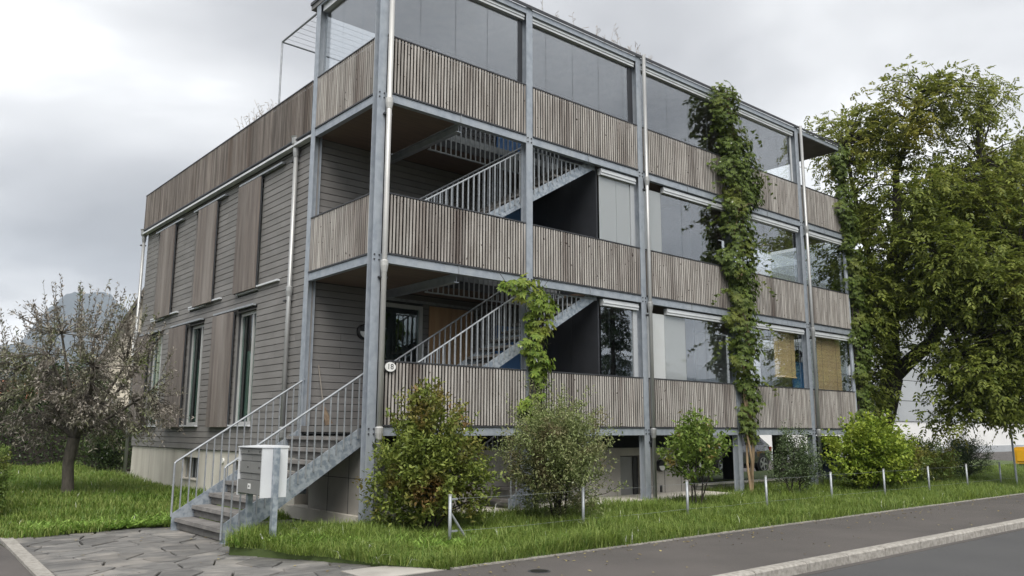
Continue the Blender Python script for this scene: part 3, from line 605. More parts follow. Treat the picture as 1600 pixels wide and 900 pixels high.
# ---- interior stair flights and galleries
RUN, SL = 4.41, 2.8/4.41
def flight(z0, zt, x1=5.34, first=True):
    n = int(round((zt-z0)/0.1867)); x0 = x1-(zt-z0)/SL
    st = empty('stair_flight', (x0, 0.65, z0)); st.parent = bld; st.location = np.array((x0, 0.65, z0))-W[bld.name]
    for y in (0.16, 1.13):
        MB().add([(x0, y-.006, z0-.02), (x1, y-.006, zt-.2), (x1, y-.006, zt+.03), (x0, y-.006, z0+.21), (x0, y+.006, z0-.02), (x1, y+.006, zt-.2), (x1, y+.006, zt+.03), (x0, y+.006, z0+.21)],
                 [(0, 1, 2, 3), (7, 6, 5, 4), (0, 4, 5, 1), (1, 5, 6, 2), (2, 6, 7, 3), (3, 7, 4, 0)]).build('stringer', 'steel_spangle', st)
    go = (x1-x0)/n
    tm = MB().box(0, go+0.03, 0, 0.955, -0.045, 0).mesh('tread', 'tread')
    for k in range(1, n): link('tread', tm, st, (x0+go*(k-1)+0.01, 0.1675, z0+(zt-z0)*k/n))
    for y in (0.16, 1.13):
        lim = zt-0.22 if y < 0.5 else 99
        def rz(x): return min(z0+1.02+(x-x0)*SL, lim)
        xk = min(x1, x0+(lim-z0-1.02)/SL)
        MB().tube([(x0, y, rz(x0)), (xk-0.05, y, rz(xk-0.05)), (xk+0.06, y, rz(xk+0.06)), (x1, y, rz(x1))] if xk < x1 else [(x0, y, rz(x0)), (x1, y, rz(x1))], 0.017, 8).build('handrail', 'rail', st)
        bm_ = {}
        k = 0
        x = x0+0.05
        while x < x1-0.01:
            zb = z0+(x-x0)*SL-0.0; h = rz(x)-zb
            if h > 0.05:
                key = round(h, 3)
                if key not in bm_: bm_[key] = MB().box(-.012, .012, -.007, .007, 0, key).mesh('baluster', 'rail')
                link('baluster', bm_[key], st, (x, y-0.014 if y < 0.5 else y+0.014, zb))
            x += 0.125
flight(-1.5, 0.0); flight(0.0, 2.8); flight(2.8, 5.6)
for lv in (1, 2):
    z = B[lv]; gr = empty('gallery_railing', (1.8, 1.2, z)); gr.parent = bld; gr.location = np.array((1.8, 1.2, z))-W[bld.name]
    MB().tube([(1.77, 1.17, z+1.0), (4.9, 1.17, z+1.0)], 0.017, 8).build('handrail', 'rail', gr)
    bm_ = MB().box(-.014, .014, -.006, .006, -0.31, 1.0).mesh('baluster', 'rail')
    for x in np.arange(1.82, 4.9, 0.123): link('baluster', bm_, gr, (x, 1.17, z))
    MB().box(1.77, 5.2, 1.19, 1.21, z-0.01, z+0.13).build('toe_board', 'rail', gr)
# ---- glazing
def pane(a, b, z0, z1, m='glass', axis='x', c=0.10):
    p = pcs('glass_pane', m, (a+0.004, b-0.004, c, c+0.01, z0, z1)) if axis == 'x' else pcs('glass_pane', m, (c, c+0.01, a+0.004, b-0.004, z0, z1))
    return p
def glaze(xs, lv, ztop, ms=None):
    for k, (a, b) in enumerate(zip(xs[:-1], xs[1:])): pane(a, b, B[lv]+0.03, ztop, (ms or {}).get(k, 'glass'))
def trackbar(a, b, z): pcs('glazing_track', 'whitealu', (a, b, 0.03, 0.125, z, z+0.05), (a, b, 0.015, 0.13, z+0.052, z+0.09), (a, b, 0.03, 0.125, z+0.092, z+0.135))
glaze([0.12, 0.82, 1.6, 2.36, 3.13], 2, 8.02); glaze([3.43, 3.89, 4.65, 5.44, 6.21, 6.38], 2, 8.02); glaze([6.74, 7.75, 8.55, 9.3, 9.84], 2, 8.02); glaze([10.06, 10.81, 11.58, 12.44, 13.1], 2, 8.02)
for a, b in ((0.1, 3.24), (3.43, 6.53), (6.73, 9.85), (10.05, 13.18)): trackbar(a, b, 8.025)
for a, b in ((3.135, 3.24), (6.385, 6.53)): pcs('glazing_post', 'dark', (a, b, 0.09, 0.16, 5.63, 8.02))
pcs('glazing_post', 'whitealu', (13.11, 13.17, 0.09, 0.13, 5.63, 8.02))
for a, b in ((0.16, 0.9), (0.9, 1.64), (1.64, 2.34)): pane(a, b, 5.63, 8.02, 'glass', 'y', 0.10)
pcs('glazing_track', 'whitealu', (0.03, 0.125, 0.15, 2.36, 8.025, 8.16))
GZ = {0: 2.46, 1: 5.26}
for lv in (0, 1):
    zt = GZ[lv]
    glaze([5.40, 5.66, 5.98, 6.37] if lv == 0 else [5.40, 5.93, 6.37], lv, zt, {} if lv == 0 else {0: 'glass_pale', 1: 'glass_pale'})
    pcs('glazing_post', 'cladding', (6.375, 6.50, 0.08, 0.16, B[lv]+0.03, zt))
    glaze([6.74, 7.43, 8.17, 8.93, 9.84], lv, zt, {0: 'glass_frost', 1: 'glass_pale'} if lv == 0 else {0: 'glass_pale'})
    glaze([10.06, 10.8, 11.58, 12.4, 13.16], lv, zt); glaze([13.40, 14.5, 15.58], lv, zt)
    for a, b in ((5.40, 6.50), (7.46, 9.84), (10.06, 13.17), (13.39, 15.6)): trackbar(a, b, zt+0.005)
    for a, b in ((0.15, 1.2), (1.2, 2.4)): pane(a, b, B[lv]+0.03, zt+0.1, 'glass', 'y', 15.60)
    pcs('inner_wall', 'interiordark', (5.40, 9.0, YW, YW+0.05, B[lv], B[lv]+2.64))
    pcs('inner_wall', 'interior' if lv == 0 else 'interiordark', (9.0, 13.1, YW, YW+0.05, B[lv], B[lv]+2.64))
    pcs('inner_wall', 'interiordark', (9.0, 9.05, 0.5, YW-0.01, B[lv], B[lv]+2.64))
for x in np.arange(9.8, 13.0, 0.8): pcs('wall_joint', 'cladding', (x-0.006, x+0.006, YW-0.004, YW-0.0005, 0.0, 2.64))
pcs('inner_wall', 'interior', (13.4, 15.5, 1.5, 1.55, 0.0, 2.25))
for z in (0.9, 1.7): pcs('wall_joint', 'cladding', (13.41, 15.49, 1.4955, 1.4995, z-0.006, z+0.006))
for z in (0.9, 1.7): pcs('wall_joint', 'cladding', (9.06, 13.1, YW-0.0045, YW-0.0006, z-0.006, z+0.006))
# ---- downpipes
def downpipe(x, y, z0, z1, hopper=False, m='zinc', r=0.045):
    p = MB().tube([(x, y, z0), (x, y, z1)], r, 12).build('downpipe', m, bld, smooth=True)
    for z in (-0.06, 2.62, 5.42):
        if z0 < z < z1:
            MB().tube([(x, y, z-0.16), (x, y, z-0.06), (x, y, z+0.02), (x, y, z+0.04)], [r+.004, r+.02, r+.022, r+.003], 12).build('collar', m, p)
            MB().box(x-0.075, x+0.075, y+0.01, y+0.10, z-0.26, z-0.23).build('bracket', 'darkrail', p)
    if hopper:
        MB().tube([(x, y, z1-0.12), (x, y, z1-0.02), (x, y, z1+0.10), (x, y, z1+0.13)], [r, r+.05, r+.06, r+.075], 14).build('hopper', m, p)
downpipe(0.105, -0.095, -1.45, ROOF+0.02, r=0.045, m='pipe'); downpipe(6.74, -0.09, -1.5, ROOF+0.03, r=0.042); downpipe(13.40, -0.09, -1.5, ROOF+0.03, r=0.042)
downpipe(0.03, 3.25, -1.5, 5.55, True); downpipe(0.03, 13.1, -1.5, 5.5, True)
# pergola frame on the terrace
pg = empty('pergola_frame', (0.2, 4.4, 5.6)); pg.parent = bld; pg.location = np.array((0.2, 4.4, 5.6))-W[bld.name]
MB().tube([(0.12, 4.42, 5.55), (0.12, 4.42, 8.18), (0.12, 4.40, 8.2)], 0.022, 8).build('post', 'rail', pg)
MB().tube([(0.12, 4.42, 8.2), (0.12, YW+0.1, 8.2)], 0.022, 8).build('top_rail', 'rail', pg); MB().tube([(0.12, 4.42, 8.2), (2.6, 4.42, 8.2)], 0.022, 8).build('top_rail', 'rail', pg)
MB().tube([(2.6, 4.42, 5.55), (2.6, 4.42, 8.2)], 0.022, 8).build('post', 'rail', pg)
for y in np.arange(2.75, 4.4, 0.21): MB().tube([(0.12, y, 8.2), (2.6, y, 8.2)], 0.005, 5).build('wire', 'rail', pg)
vt = empty('roof_vent', (0.9, 3.6, 5.52), 'grey capped vent pipe on the roof terrace behind the corner parapet', 'vent pipe')
MB().tube([(0.9, 3.6, 5.5), (0.9, 3.6, 7.15)], 0.06, 12).build('pipe', 'pipe', vt); MB().tube([(0.9, 3.6, 7.15), (0.9, 3.6, 7.18), (0.9, 3.6, 7.3), (0.9, 3.6, 7.33)], [0.06, 0.12, 0.12, 0.09], 14).build('cap', 'pipe', vt)
# ---- entrance stair
es = empty('entrance_stair', (-1.0, 1.35, -1.65)); es.parent = bld; es.location = np.array((-1.0, 1.35, -1.65))-W[bld.name]
NR = 9; rise = 1.65/NR; go = 0.262; xb = -2.10
for k in range(NR-1):
    x = xb+k*go; z = -1.65+rise*(k+1)
    MB().add([(x-0.02, 0.335, z-0.055), (x+go+0.03, 0.335, z-0.055), (x+go+0.03, 2.385, z-0.055), (x-0.02, 2.385, z-0.055), (x-0.012, 0.335, z), (x+go+0.03, 0.335, z), (x+go+0.03, 2.385, z), (x-0.012, 2.385, z)],
             [(0, 3, 2, 1), (4, 5, 6, 7), (0, 1, 5, 4), (1, 2, 6, 5), (2, 3, 7, 6), (3, 0, 4, 7)]).build('tread', 'tread', es)
    MB().box(x+0.03, x+0.055, 0.335, 2.385, z-rise+0.012, z-0.062).build('riser', 'riser', es)
MB().box(xb+NR*go-0.29, 0.015, 0.335, 2.385, -0.11, -0.005).build('landing_edge', 'riser', es)
for y in (0.32, 2.40):
    poly = [(xb-0.06, -1.66), (xb+0.12, -1.66), (0.03, -0.33), (0.03, -0.05), (-0.02, -0.05), (xb-0.06, -1.40)]
    MB().prism(poly, 'y', y-0.008, y+0.008).build('stringer', 'steel_spangle', es)
    yo = y-0.018 if y < 1 else y+0.018; x0_, x1_ = xb-0.06, 0.03; zr = lambda x: -0.60+(x-x0_)*(1.43/(x1_-x0_))
    MB().tube([(x0_, yo, -1.6 if y < 1 else -1.45), (x0_, yo, zr(x0_)-0.01), (x0_+0.02, yo, zr(x0_)+0.012), (x1_, yo, zr(x1_))], 0.017, 8).build('handrail', 'rail', es)
    for k in range(1, 18):
        x = x0_+(x1_-x0_)*k/17.6; zb = max(-1.62, -1.62+(x-xb-0.0)*0.66)
        MB().box(x-.010, x+.010, yo-.006, yo+.006, zb+0.05, zr(x)).build('baluster', 'rail', es)
    MB().box(xb-0.05, xb+0.1, y-0.05, y+0.05, -1.70, -1.645).build('foot_plate', 'steel', es)
# ---- house number plaque
pl = empty('house_number_plaque', (0.30, -0.04, 0.93), 'small oval white house number plaque reading 18 on the corner railing', 'sign')
def ell(rx, rz, y0, y1, m, n=28): return MB().prism([(0.30+rx*math.cos(2*math.pi*k/n), 0.93+rz*math.sin(2*math.pi*k/n)) for k in range(n)], 'y', y0, y1)
ell(0.112, 0.085, -0.055, -0.035, 0).build('rim', 'black', pl); ell(0.102, 0.076, -0.058, -0.0551, 0).build('face', 'white', pl)
cu = bpy.data.curves.new('number', 'FONT'); cu.body = '18'; cu.size = 0.125; cu.align_x = 'CENTER'; cu.align_y = 'CENTER'; cu.extrude = 0.001
to = bpy.data.objects.new('number_text', cu); COL.objects.link(to)
dg = bpy.context.evaluated_depsgraph_get(); tm_ = bpy.data.meshes.new_from_object(to.evaluated_get(dg)); bpy.data.objects.remove(to)
tm_.materials.clear(); tm_.materials.append(M['black']); o = link('number', tm_, pl, (0.30, -0.0595, 0.93)); o.rotation_euler = (R(90), 0, 0); o.scale = (1.0, 1.0, 1.0)
# ---- broom by the entrance
br = empty('broom', (0.30, 2.2, 0.0), 'broom leaning on the grey wall beside the top of the entrance stair', 'broom')
MB().tube([(0.36, 2.25, 0.25), (0.29, 2.41, 1.1)], 0.011, 6).build('stick', 'stick', br)
MB().tube([(0.44, 2.2, 0.02), (0.40, 2.22, 0.14), (0.355, 2.25, 0.30), (0.345, 2.27, 0.36)], [0.075, 0.06, 0.035, 0.018], 8).build('bristles', 'straw', br)

# ------------------------------------------------------------------ things in the glazed rooms
def blind(xa, xb_, z0, z1, y, label):
    b = empty('bamboo_blind', ((xa+xb_)/2, y, z0), label, 'blind', 'bamboo blinds behind the balcony glass')
    sm_ = MB().box(xa, xb_, y-0.004, y+0.004, 0, 0.024).mesh('slat', 'bamboo', ((xa+xb_)/2, y, 0))
    z = z0
    while z < z1: link('slat', sm_, b, ((xa+xb_)/2, y+random.uniform(-.002, .002), z)); z += 0.0262
    MB().tube([(xa-0.02, y, z0-0.01), (xb_+0.02, y, z0-0.01)], 0.02, 8).build('bottom_bar', 'bamboo', b)
    for t in (0.2, 0.8): MB().tube([(xa+(xb_-xa)*t, y-0.008, z0), (xa+(xb_-xa)*t, y-0.008, z1)], 0.004, 5).build('cord', 'stick', b)
blind(11.95, 12.93, 1.32, 2.56, 0.20, 'half lowered tan bamboo blind left of the downpipe on the lowest storey')
blind(14.06, 15.33, 0.4, 2.56, 0.20, 'fully lowered tan bamboo blind right of the downpipe on the lowest storey')
ps = empty('blue_board', (14.1, 0.82, 1.0), 'bright blue board behind the glass beside the half lowered blind', 'board')
MB().box(13.84, 14.38, 0.80, 0.83, 1.06, 1.83).build('board', 'poster', ps); MB().box(13.82, 14.40, 0.831, 0.844, 1.04, 1.85).build('frame', 'blue', ps)
for k, (x, y, lab) in enumerate(((14.5, 1.0, 'right hand'), (13.98, 1.0, 'left hand'), (14.22, 0.9, 'middle'))):
    s_ = empty('spotlight', (x, y, 2.1), lab+' black ceiling spotlight hanging in the room above the blue board', 'spotlight', 'black spotlights in the glazed room')
    MB().tube([(x, y, 2.66), (x, y, 2.15)], 0.012, 6).build('rod', 'black', s_); MB().tube([(x, y, 2.18), (x+0.02, y-0.03, 2.08), (x+0.03, y-0.05, 2.0)], [0.05, 0.085, 0.07], 12).build('shade', 'black', s_)

# ------------------------------------------------------------------ letter box cabinet
mb_ = empty('letterbox_cabinet', (-1.93, -0.4, -1.65), 'grey letterbox cabinet with white side panel on two galvanised posts', 'letterbox')
MB().box(-2.06, -1.80, -0.80, -0.06, -0.93, -0.32).build('body', 'mailgrey', mb_)
MB().add([(-2.12, -0.84, -0.315), (-1.74, -0.84, -0.315), (-1.74, -0.03, -0.315), (-2.12, -0.03, -0.315), (-2.12, -0.84, -0.300), (-1.74, -0.84, -0.285), (-1.74, -0.03, -0.285), (-2.12, -0.03, -0.300)], [(0, 3, 2, 1), (4, 5, 6, 7), (0, 1, 5, 4), (1, 2, 6, 5), (2, 3, 7, 6), (3, 0, 4, 7)]).build('lid', 'mailwhite', mb_)
MB().box(-2.11, -1.75, -0.83, -0.803, -0.96, -0.318).build('side_panel', 'mailwhite', mb_); MB().box(-2.11, -1.75, -0.057, -0.035, -0.96, -0.318).build('side_panel', 'mailwhite', mb_)
rows = [(-0.92, -0.745, 0.05), (-0.735, -0.66, 0.02), (-0.65, -0.50, 0.035), (-0.49, -0.41, 0.02), (-0.40, -0.33, 0.035)]
for z0, z1, pr in rows:
    for a, b in ((-0.795, -0.432), (-0.428, -0.065)):
        d_ = MB().box(-2.06-pr, -2.061, a, b, z0, z1).build('door', 'mailgrey', mb_)
        if pr == 0.035: MB().tube([(-2.06-pr, (a+b)/2-0.1, (z0+z1)/2), (-2.066-pr, (a+b)/2-0.1, (z0+z1)/2)], 0.012, 8).build('lock', 'black', d_)
st_ = MB().box(-2.114, -2.1105, -0.50, -0.41, -0.86, -0.79).build('sticker', 'white', mb_); MB().box(-2.1155, -2.1142, -0.47, -0.44, -0.838, -0.812).build('symbol', 'black', st_)
for y, zt in ((-0.87, -0.31), (-0.06, -0.93)): MB().box(-1.965, -1.895, y-0.036, y+0.036, -1.75, zt).build('post', 'steel_spangle', mb_)
cb_ = empty('white_cable', (-2.0, -1.0, -1.6), 'thin white cable end curling in the grass at the letterbox post', 'cable')
MB().tube([(-2.12, -0.92, -1.40), (-2.09, -0.98, -1.50), (-2.02, -1.0, -1.55), (-1.93, -0.96, -1.575)], 0.007, 6).build('cable', 'white', cb_)

# ------------------------------------------------------------------ wire fence along the verge
fe = empty('wire_fence', (0, -2.1, -1.6), 'low wire fence with galvanised tube posts along the grass verge', 'fence')
PX = [0.04, 2.6, 5.2, 7.68, 10.17, 12.6, 15.0, 17.4, 19.8, 22.3]
for k, x in enumerate(PX):
    p = MB().tube([(x, -2.1, -1.75), (x, -2.1, -0.95)], 0.024, 10).build('post', 'rail', fe, smooth=True)
    MB().tube([(x, -2.1, -0.95), (x, -2.1, -0.935)], 0.027, 10).build('cap', 'pipe', p)
    if k == 0:
        MB().tube([(x+0.01, -2.1, -1.18), (x+0.33, -2.1, -1.60)], 0.017, 8).build('brace', 'rail', fe)
        for z in (-1.0, -1.42): MB().box(x, x+0.12, -2.115, -2.085, z-0.012, z+0.012).build('clamp', 'rail', fe)
for z in (-0.99, -1.42):
    for a, b in zip(PX[:-1], PX[1:]): MB().tube([(a, -2.128, z), ((a+b)/2, -2.128, z-0.012), (b, -2.128, z)], 0.0016, 4).build('wire', 'rail', fe)

# ------------------------------------------------------------------ vegetation helpers
def twig_set(S, E_, n, L, Wd, spread=0.06, along=(0.25, 1.0), out=0.9, droop=0.25, upb=0.2, sag=0.0):
    """leaves set along straight twigs from S to E_ (k,3); n leaves each"""
    k = len(S); t = rng.uniform(along[0], along[1], (k, n, 1)); d = E_-S
    P = S[:, None]+d[:, None]*t; P[..., 2] -= sag*(t[..., 0]**2)
    P = (P+rng.normal(size=P.shape)*spread).reshape(-1, 3)
    D = unit(np.repeat(unit(d), n, 0)*0.6+rdir(k*n)*out+np.array([0, 0, upb-droop]))
    sz = rng.uniform(0.65, 1.2, k*n)
    return leaf_arrays(P, D, L*sz, Wd*sz)
def compound(P, D, nl, L, l, w, droop=0.35):
    """pinnate leaves: P base, D axis, nl leaflets on a rachis of length L"""
    n = len(P); D = unit(D); S = unit(np.cross(D, unit(rdir(n)*0.4+np.array([0, 0, 1.0])))); U = np.cross(S, D); res = []
    for j in range(nl):
        t = 1.0 if j == nl-1 else 0.3+0.6*(j//2)/max(1, (nl-1)//2-0.5); sd_ = 0 if j == nl-1 else (1 if j % 2 else -1)
        base = P+D*(L*t)-np.array([0, 0, 1.0])*(droop*L*t*t); dd = unit(D*(0.55 if sd_ else 1.0)+S*sd_*0.8-np.array([0, 0, 1.0])*droop*0.8)
        sz = rng.uniform(0.75, 1.15, n)*(1.1 if not sd_ else 1.0); res.append(leaf_arrays(base, dd, l*sz, w*sz, unit(U+rdir(n)*0.35)))
    return cat_arrays(res)
def palmate(P, Nrm, nl, l, w, droop=0.5):
    """hand shaped leaves hanging with the blade facing Nrm"""
    n = len(P); Nrm = unit(Nrm); dn = unit(np.tile(np.array([0, 0, -1.0]), (n, 1))+rdir(n)*0.45); A = unit(dn-Nrm*np.sum(dn*Nrm, 1, keepdims=True)); Bv = np.cross(Nrm, A); res = []
    for j in range(nl):
        th = (j-(nl-1)/2)*R(150)/(nl-1) if nl > 1 else 0
        dd = A*math.cos(th)+Bv*math.sin(th)+Nrm*0.15; sz = rng.uniform(0.75, 1.15, n)*(1-0.25*abs(th)/R(75)); res.append(leaf_arrays(P, dd, l*sz, w*sz, unit(Nrm+rdir(n)*0.2), fold=0.12))
    return cat_arrays(res)
def ellipsoid_tips(c, r, n, shell=0.45, zmin=None):
    d = rdir(n); q = rng.uniform(shell, 1.0, (n, 1))**0.6
    p = np.array(c)+d*q*np.array(r)*(1+0.12*np.sin(d[:, :1]*7+d[:, 1:2]*5+c[0]))
    if zmin is not None: p[:, 2] = np.maximum(p[:, 2], zmin+rng.uniform(0, .1, n))
    return p
def shrub(name, base, r, h, ntips, nleaf, L, Wd, m, label, cat='shrub', z0=-1.6, low=0.25, stems=7, spread=0.05, shape=1.0, bark='bark', droop=0.2, group=None, tw=0.45, top=0.0):
    o = empty(name, (base[0], base[1], z0), label, cat, group)
    c = np.array([base[0], base[1], z0+h*(0.5+low/2)]); tips = ellipsoid_tips(c, (r[0], r[1], h*(0.5-low/2)), ntips, 0.35, z0+0.05)
    lc = c+rng.uniform(-.55, .55, (7, 3))*np.array([r[0], r[1], h*.42]); li = rng.integers(0, 7, ntips); sub = rng.random(ntips) < 0.72
    tips[sub] = (lc[li]+(tips-c)*rng.uniform(.42, .68, (7, 1))[li])[sub]; tips[:, 2] = np.maximum(tips[:, 2], z0+rng.uniform(.05, .2, ntips))
    if top: tips[:, 2] += np.where(rng.random(ntips) < 0.12, rng.uniform(0, top, ntips), 0)
    rel = (tips[:, 2]-z0)/h
    tips[:, :2] = np.array(base)+(tips[:, :2]-np.array(base))*(1-(1-shape)*np.clip(rel, 0, 1))[:, None]
    ctr = np.stack([base[0]+(tips[:, 0]-base[0])*0.35, base[1]+(tips[:, 1]-base[1])*0.35, z0+(tips[:, 2]-z0)*0.62], 1)
    S = tips+(ctr-tips)*tw+rng.normal(size=tips.shape)*0.03
    v, f = twig_set(S, tips, nleaf, L, Wd, spread, (0.1, 1.05), 0.85, droop)
    fast('foliage', v, f, m, o, W[o.name])
    mb = MB()
    for k in range(stems):
        a = 2*math.pi*k/stems+random.random(); b0 = (base[0]+0.08*math.cos(a), base[1]+0.08*math.sin(a), z0-0.1)
        e_ = tips[rng.integers(ntips)]; m1 = (b0[0]+(e_[0]-b0[0])*0.35, b0[1]+(e_[1]-b0[1])*0.35, z0+(e_[2]-z0)*0.55)
        mb.tube([b0, m1, e_], [0.018, 0.012, 0.004], 5, False)
    for k in rng.permutation(ntips)[:min(ntips, 60)]: mb.tube([ctr[k], S[k], tips[k]], [0.008, 0.005, 0.002], 4, False)
    mb.build('branches', bark, o); return o

# ------------------------------------------------------------------ walnut tree right of the building
wt = empty('walnut_tree', (18.4, 1.0, -1.6), 'large green and yellowing walnut tree with dark trunk right of the building', 'tree')
limbs = [([(18.38, 1.1, -1.9), (18.42, 0.85, -0.58), (18.48, 0.47, 0.59), (18.5, 0.22, 1.56)], [0.42, 0.32, 0.30, 0.31]),
         ([(18.5, 0.22, 1.56), (18.31, 0.07, 2.92), (18.39, -0.1, 4.52), (18.57, -0.28, 6.36), (18.36, -0.46, 7.94), (18.56, -0.99, 9.53), (18.65, -1.34, 10.72)], [0.27, 0.24, 0.21, 0.15, 0.10, 0.06, 0.03]),
         ([(18.5, 0.22, 1.56), (18.49, -0.43, 2.11), (18.56, -0.99, 2.56), (18.45, -1.46, 3.28), (18.54, -1.92, 3.81), (18.78, -2.67, 4.4), (19.35, -3.28, 4.95)], [0.24, 0.21, 0.19, 0.16, 0.14, 0.10, 0.05]),
         ([(18.39, -0.1, 4.52), (18.22, -0.87, 6.18), (18.45, -1.71, 7.25), (19.25, -2.56, 8.02)], [0.15, 0.11, 0.08, 0.04]),
         ([(18.31, 0.07, 2.92), (18.19, 0.42, 4.77), (17.77, 0.57, 6.8), (17.23, 0.57, 8.8)], [0.14, 0.11, 0.08, 0.04]),
         ([(18.45, -1.46, 3.28), (18.38, -1.86, 2.39), (18.38, -2.28, 1.26)], [0.08, 0.05, 0.03]),
         ([(18.26, -0.11, 3.9), (19.98, -0.51, 5.07), (21.62, -1.01, 6.95), (23.04, -1.77, 7.94)], [0.16, 0.12, 0.08, 0.04])]
tk = MB()
for p, r in limbs: tk.tube(p, r, 10, False)
lobes = [((18.56, -0.99, 9.6), 1.9, 1.9, 1.45, 52), ((19.61, -2.07, 10.25), 1.35, 1.5, 0.95, 28), ((17.36, 0.42, 9.0), 1.2, 1.4, 1.4, 32), ((18.3, -0.77, 6.9), 2.3, 2.3, 1.7, 60), ((19.89, -2.26, 7.4), 1.75, 2.2, 1.5, 52),
         ((20.7, -3.0, 6.1), 2.2, 2.4, 2.1, 70), ((18.9, -2.2, 4.25), 2.2, 2.2, 1.35, 66), ((19.6, -2.9, 2.5), 1.5, 1.7, 1.4, 46), ((18.31, -1.78, 1.35), 0.75, 0.9, 0.95, 16), ((17.7, 0.6, 5.4), 0.95, 1.3, 2.3, 40),
         ((17.55, 0.55, 2.5), 0.5, 0.8, 1.6, 14), ((19.3, 0.4, 4.3), 1.7, 1.9, 1.2, 40), ((19.6, -2.7, 0.7), 0.8, 0.9, 0.6, 12), ((22.3, -1.5, 7.0), 2.2, 2.0, 2.0, 60), ((22.0, -3.0, 3.8), 2.0, 2.0, 1.8, 50), ((22.6, -2.5, 9.0), 1.2, 1.2, 0.8, 16),
         ((17.75, -2.04, 4.9), 1.8, 1.0, 1.1, 40), ((18.7, -3.26, 3.74), 1.4, 1.0, 1.3, 40), ((18.2, -2.51, 1.6), 1.1, 0.9, 0.85, 18), ((19.1, -3.08, 1.7), 0.9, 0.9, 0.9, 14), ((16.95, 0.2, 3.78), 0.6, 0.9, 1.5, 26), ((17.0, 0.53, 1.33), 0.35, 0.6, 0.9, 10), ((17.88, -1.86, 0.3), 0.5, 0.6, 0.75, 9), ((18.95, -2.82, 0.45), 0.7, 0.7, 0.3, 8), ((17.85, -1.2, 3.5), 0.9, 0.8, 0.6, 12), ((17.9, -1.5, 2.2), 0.6, 0.6, 0.5, 8), ((20.6, -3.6, 4.6), 1.6, 1.4, 1.6, 40), ((20.3, -3.5, 2.6), 1.2, 1.1, 1.1, 18)]
lp = np.array([q for p, r in limbs[1:] for a, b in zip(p[:-1], p[1:]) for q in (np.array(a)+(np.array(b)-np.array(a))*t for t in (0, .25, .5, .75, 1))])
cP = []; cD = []
for c, rx, ry, rz, n in lobes:
    tips = ellipsoid_tips(c, (rx, ry, rz), n, 0.25)
    for tp in tips:
        d = np.linalg.norm(lp-tp, axis=1)+np.maximum(0, lp[:, 2]-tp[2])*0.8; s_ = lp[np.argmin(d)]
        mid = s_+(tp-s_)*0.5+np.array([0, 0, 0.12*np.linalg.norm(tp-s_)])+rng.normal(size=3)*0.08
        tk.tube([s_, mid, tp], [0.032, 0.02, 0.008], 5, False)
        k = 24; t = rng.uniform(0.45, 1.05, (k, 1)); P = mid+(tp-mid)*t+rng.normal(size=(k, 3))*np.array([0.27, 0.27, 0.20]); P[:, 2] -= 0.05
        cP.append(P); cD.append(unit(unit(tp-np.array(c)+1e-3)*0.5+rdir(k)*0.9+np.array([0, 0, -0.1])))
        for q in P[:3]: tk.tube([mid+(tp-mid)*0.8, q], [0.008, 0.003], 4, False)
tk.build('trunk', 'bark', wt, smooth=True)
cP = np.concatenate(cP); cD = np.concatenate(cD)
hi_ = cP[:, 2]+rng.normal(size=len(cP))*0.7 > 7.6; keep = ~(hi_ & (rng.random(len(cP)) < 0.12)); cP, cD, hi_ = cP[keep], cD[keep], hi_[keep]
v, f = compound(cP[~hi_], cD[~hi_], 7, 0.28, 0.15, 0.066); fast('crown', v, f, 'L_walnut', wt, W[wt.name])
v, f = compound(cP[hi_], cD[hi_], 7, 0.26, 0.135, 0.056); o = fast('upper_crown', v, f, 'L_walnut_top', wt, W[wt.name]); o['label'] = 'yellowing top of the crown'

# ------------------------------------------------------------------ creepers on the columns
def creeper(name, x0, prof, yb, n, m, label, l=0.10, w=0.042, nl=5, trunk=None, yd=0.34, z0=-1.5):
    o = empty(name, (x0, yb, z0), label, 'climbing plant')
    zs = np.array([p[0] for p in prof]); lo = np.array([p[1] for p in prof]); hi = np.array([p[2] for p in prof])
    wd = hi-lo; zz = np.linspace(zs.min(), zs.max(), 400); ww = np.interp(zz, zs, wd)+0.05; z = rng.choice(zz, n, p=ww/ww.sum())+rng.uniform(-.03, .03, n)
    a, b = np.interp(z, zs, lo), np.interp(z, zs, hi); wob = 0.10*np.sin(z*5.1+x0)+0.07*np.sin(z*11.7)
    th = rng.uniform(0, math.pi*2, n); rr = np.sqrt(rng.uniform(0.15, 1.0, n)); cx = (a+b)/2+wob; hw = (b-a)/2*(1+0.22*np.sin(z*8.3+th*2)+0.2*np.sin(z*3.1+x0*2))
    P = np.stack([cx+np.cos(th)*rr*hw, yb+np.sin(th)*rr*np.minimum(yd, hw*0.8), z], 1)+rng.normal(size=(n, 3))*0.03
    Nn = unit(np.stack([np.cos(th)*0.8, np.sin(th)*0.7-0.55, np.full(n, 0.45)], 1)+rdir(n)*0.45)
    q_ = rng.random(n) < 0.45; v, f = cat_arrays([palmate(P[q_], Nn[q_], nl, l*1.25, w*1.25), palmate(P[~q_], Nn[~q_], nl, l*0.85, w*0.85)]); fast('foliage', v, f, m, o, W[o.name])
    mb = MB()
    for k in range(5):
        pts = []; ph = random.random()*6
        for zt in np.linspace(z0-0.1, zs.max()-0.1, 26):
            i0 = np.interp(zt, zs, (lo+hi)/2); pts.append((i0*0.5+x0*0.5+0.10*math.sin(zt*2.1+ph)+0.02*k, yb+0.06*math.cos(zt*2.7+ph), zt))
        mb.tube(pts, [0.03-0.0008*i for i in range(26)], 6, False)
    for k in range(26):                                     # loose shoots
        i = rng.integers(n); e_ = P[i]+unit(Nn[i]+rdir(1)[0]*0.8)*random.uniform(0.15, 0.4); mb.tube([P[i], (P[i]+e_)/2+np.array([0, 0, .05]), e_], [0.006, 0.004, 0.002], 4, False)
    mb.build('stems', trunk or 'bark', o, smooth=True); return o, P
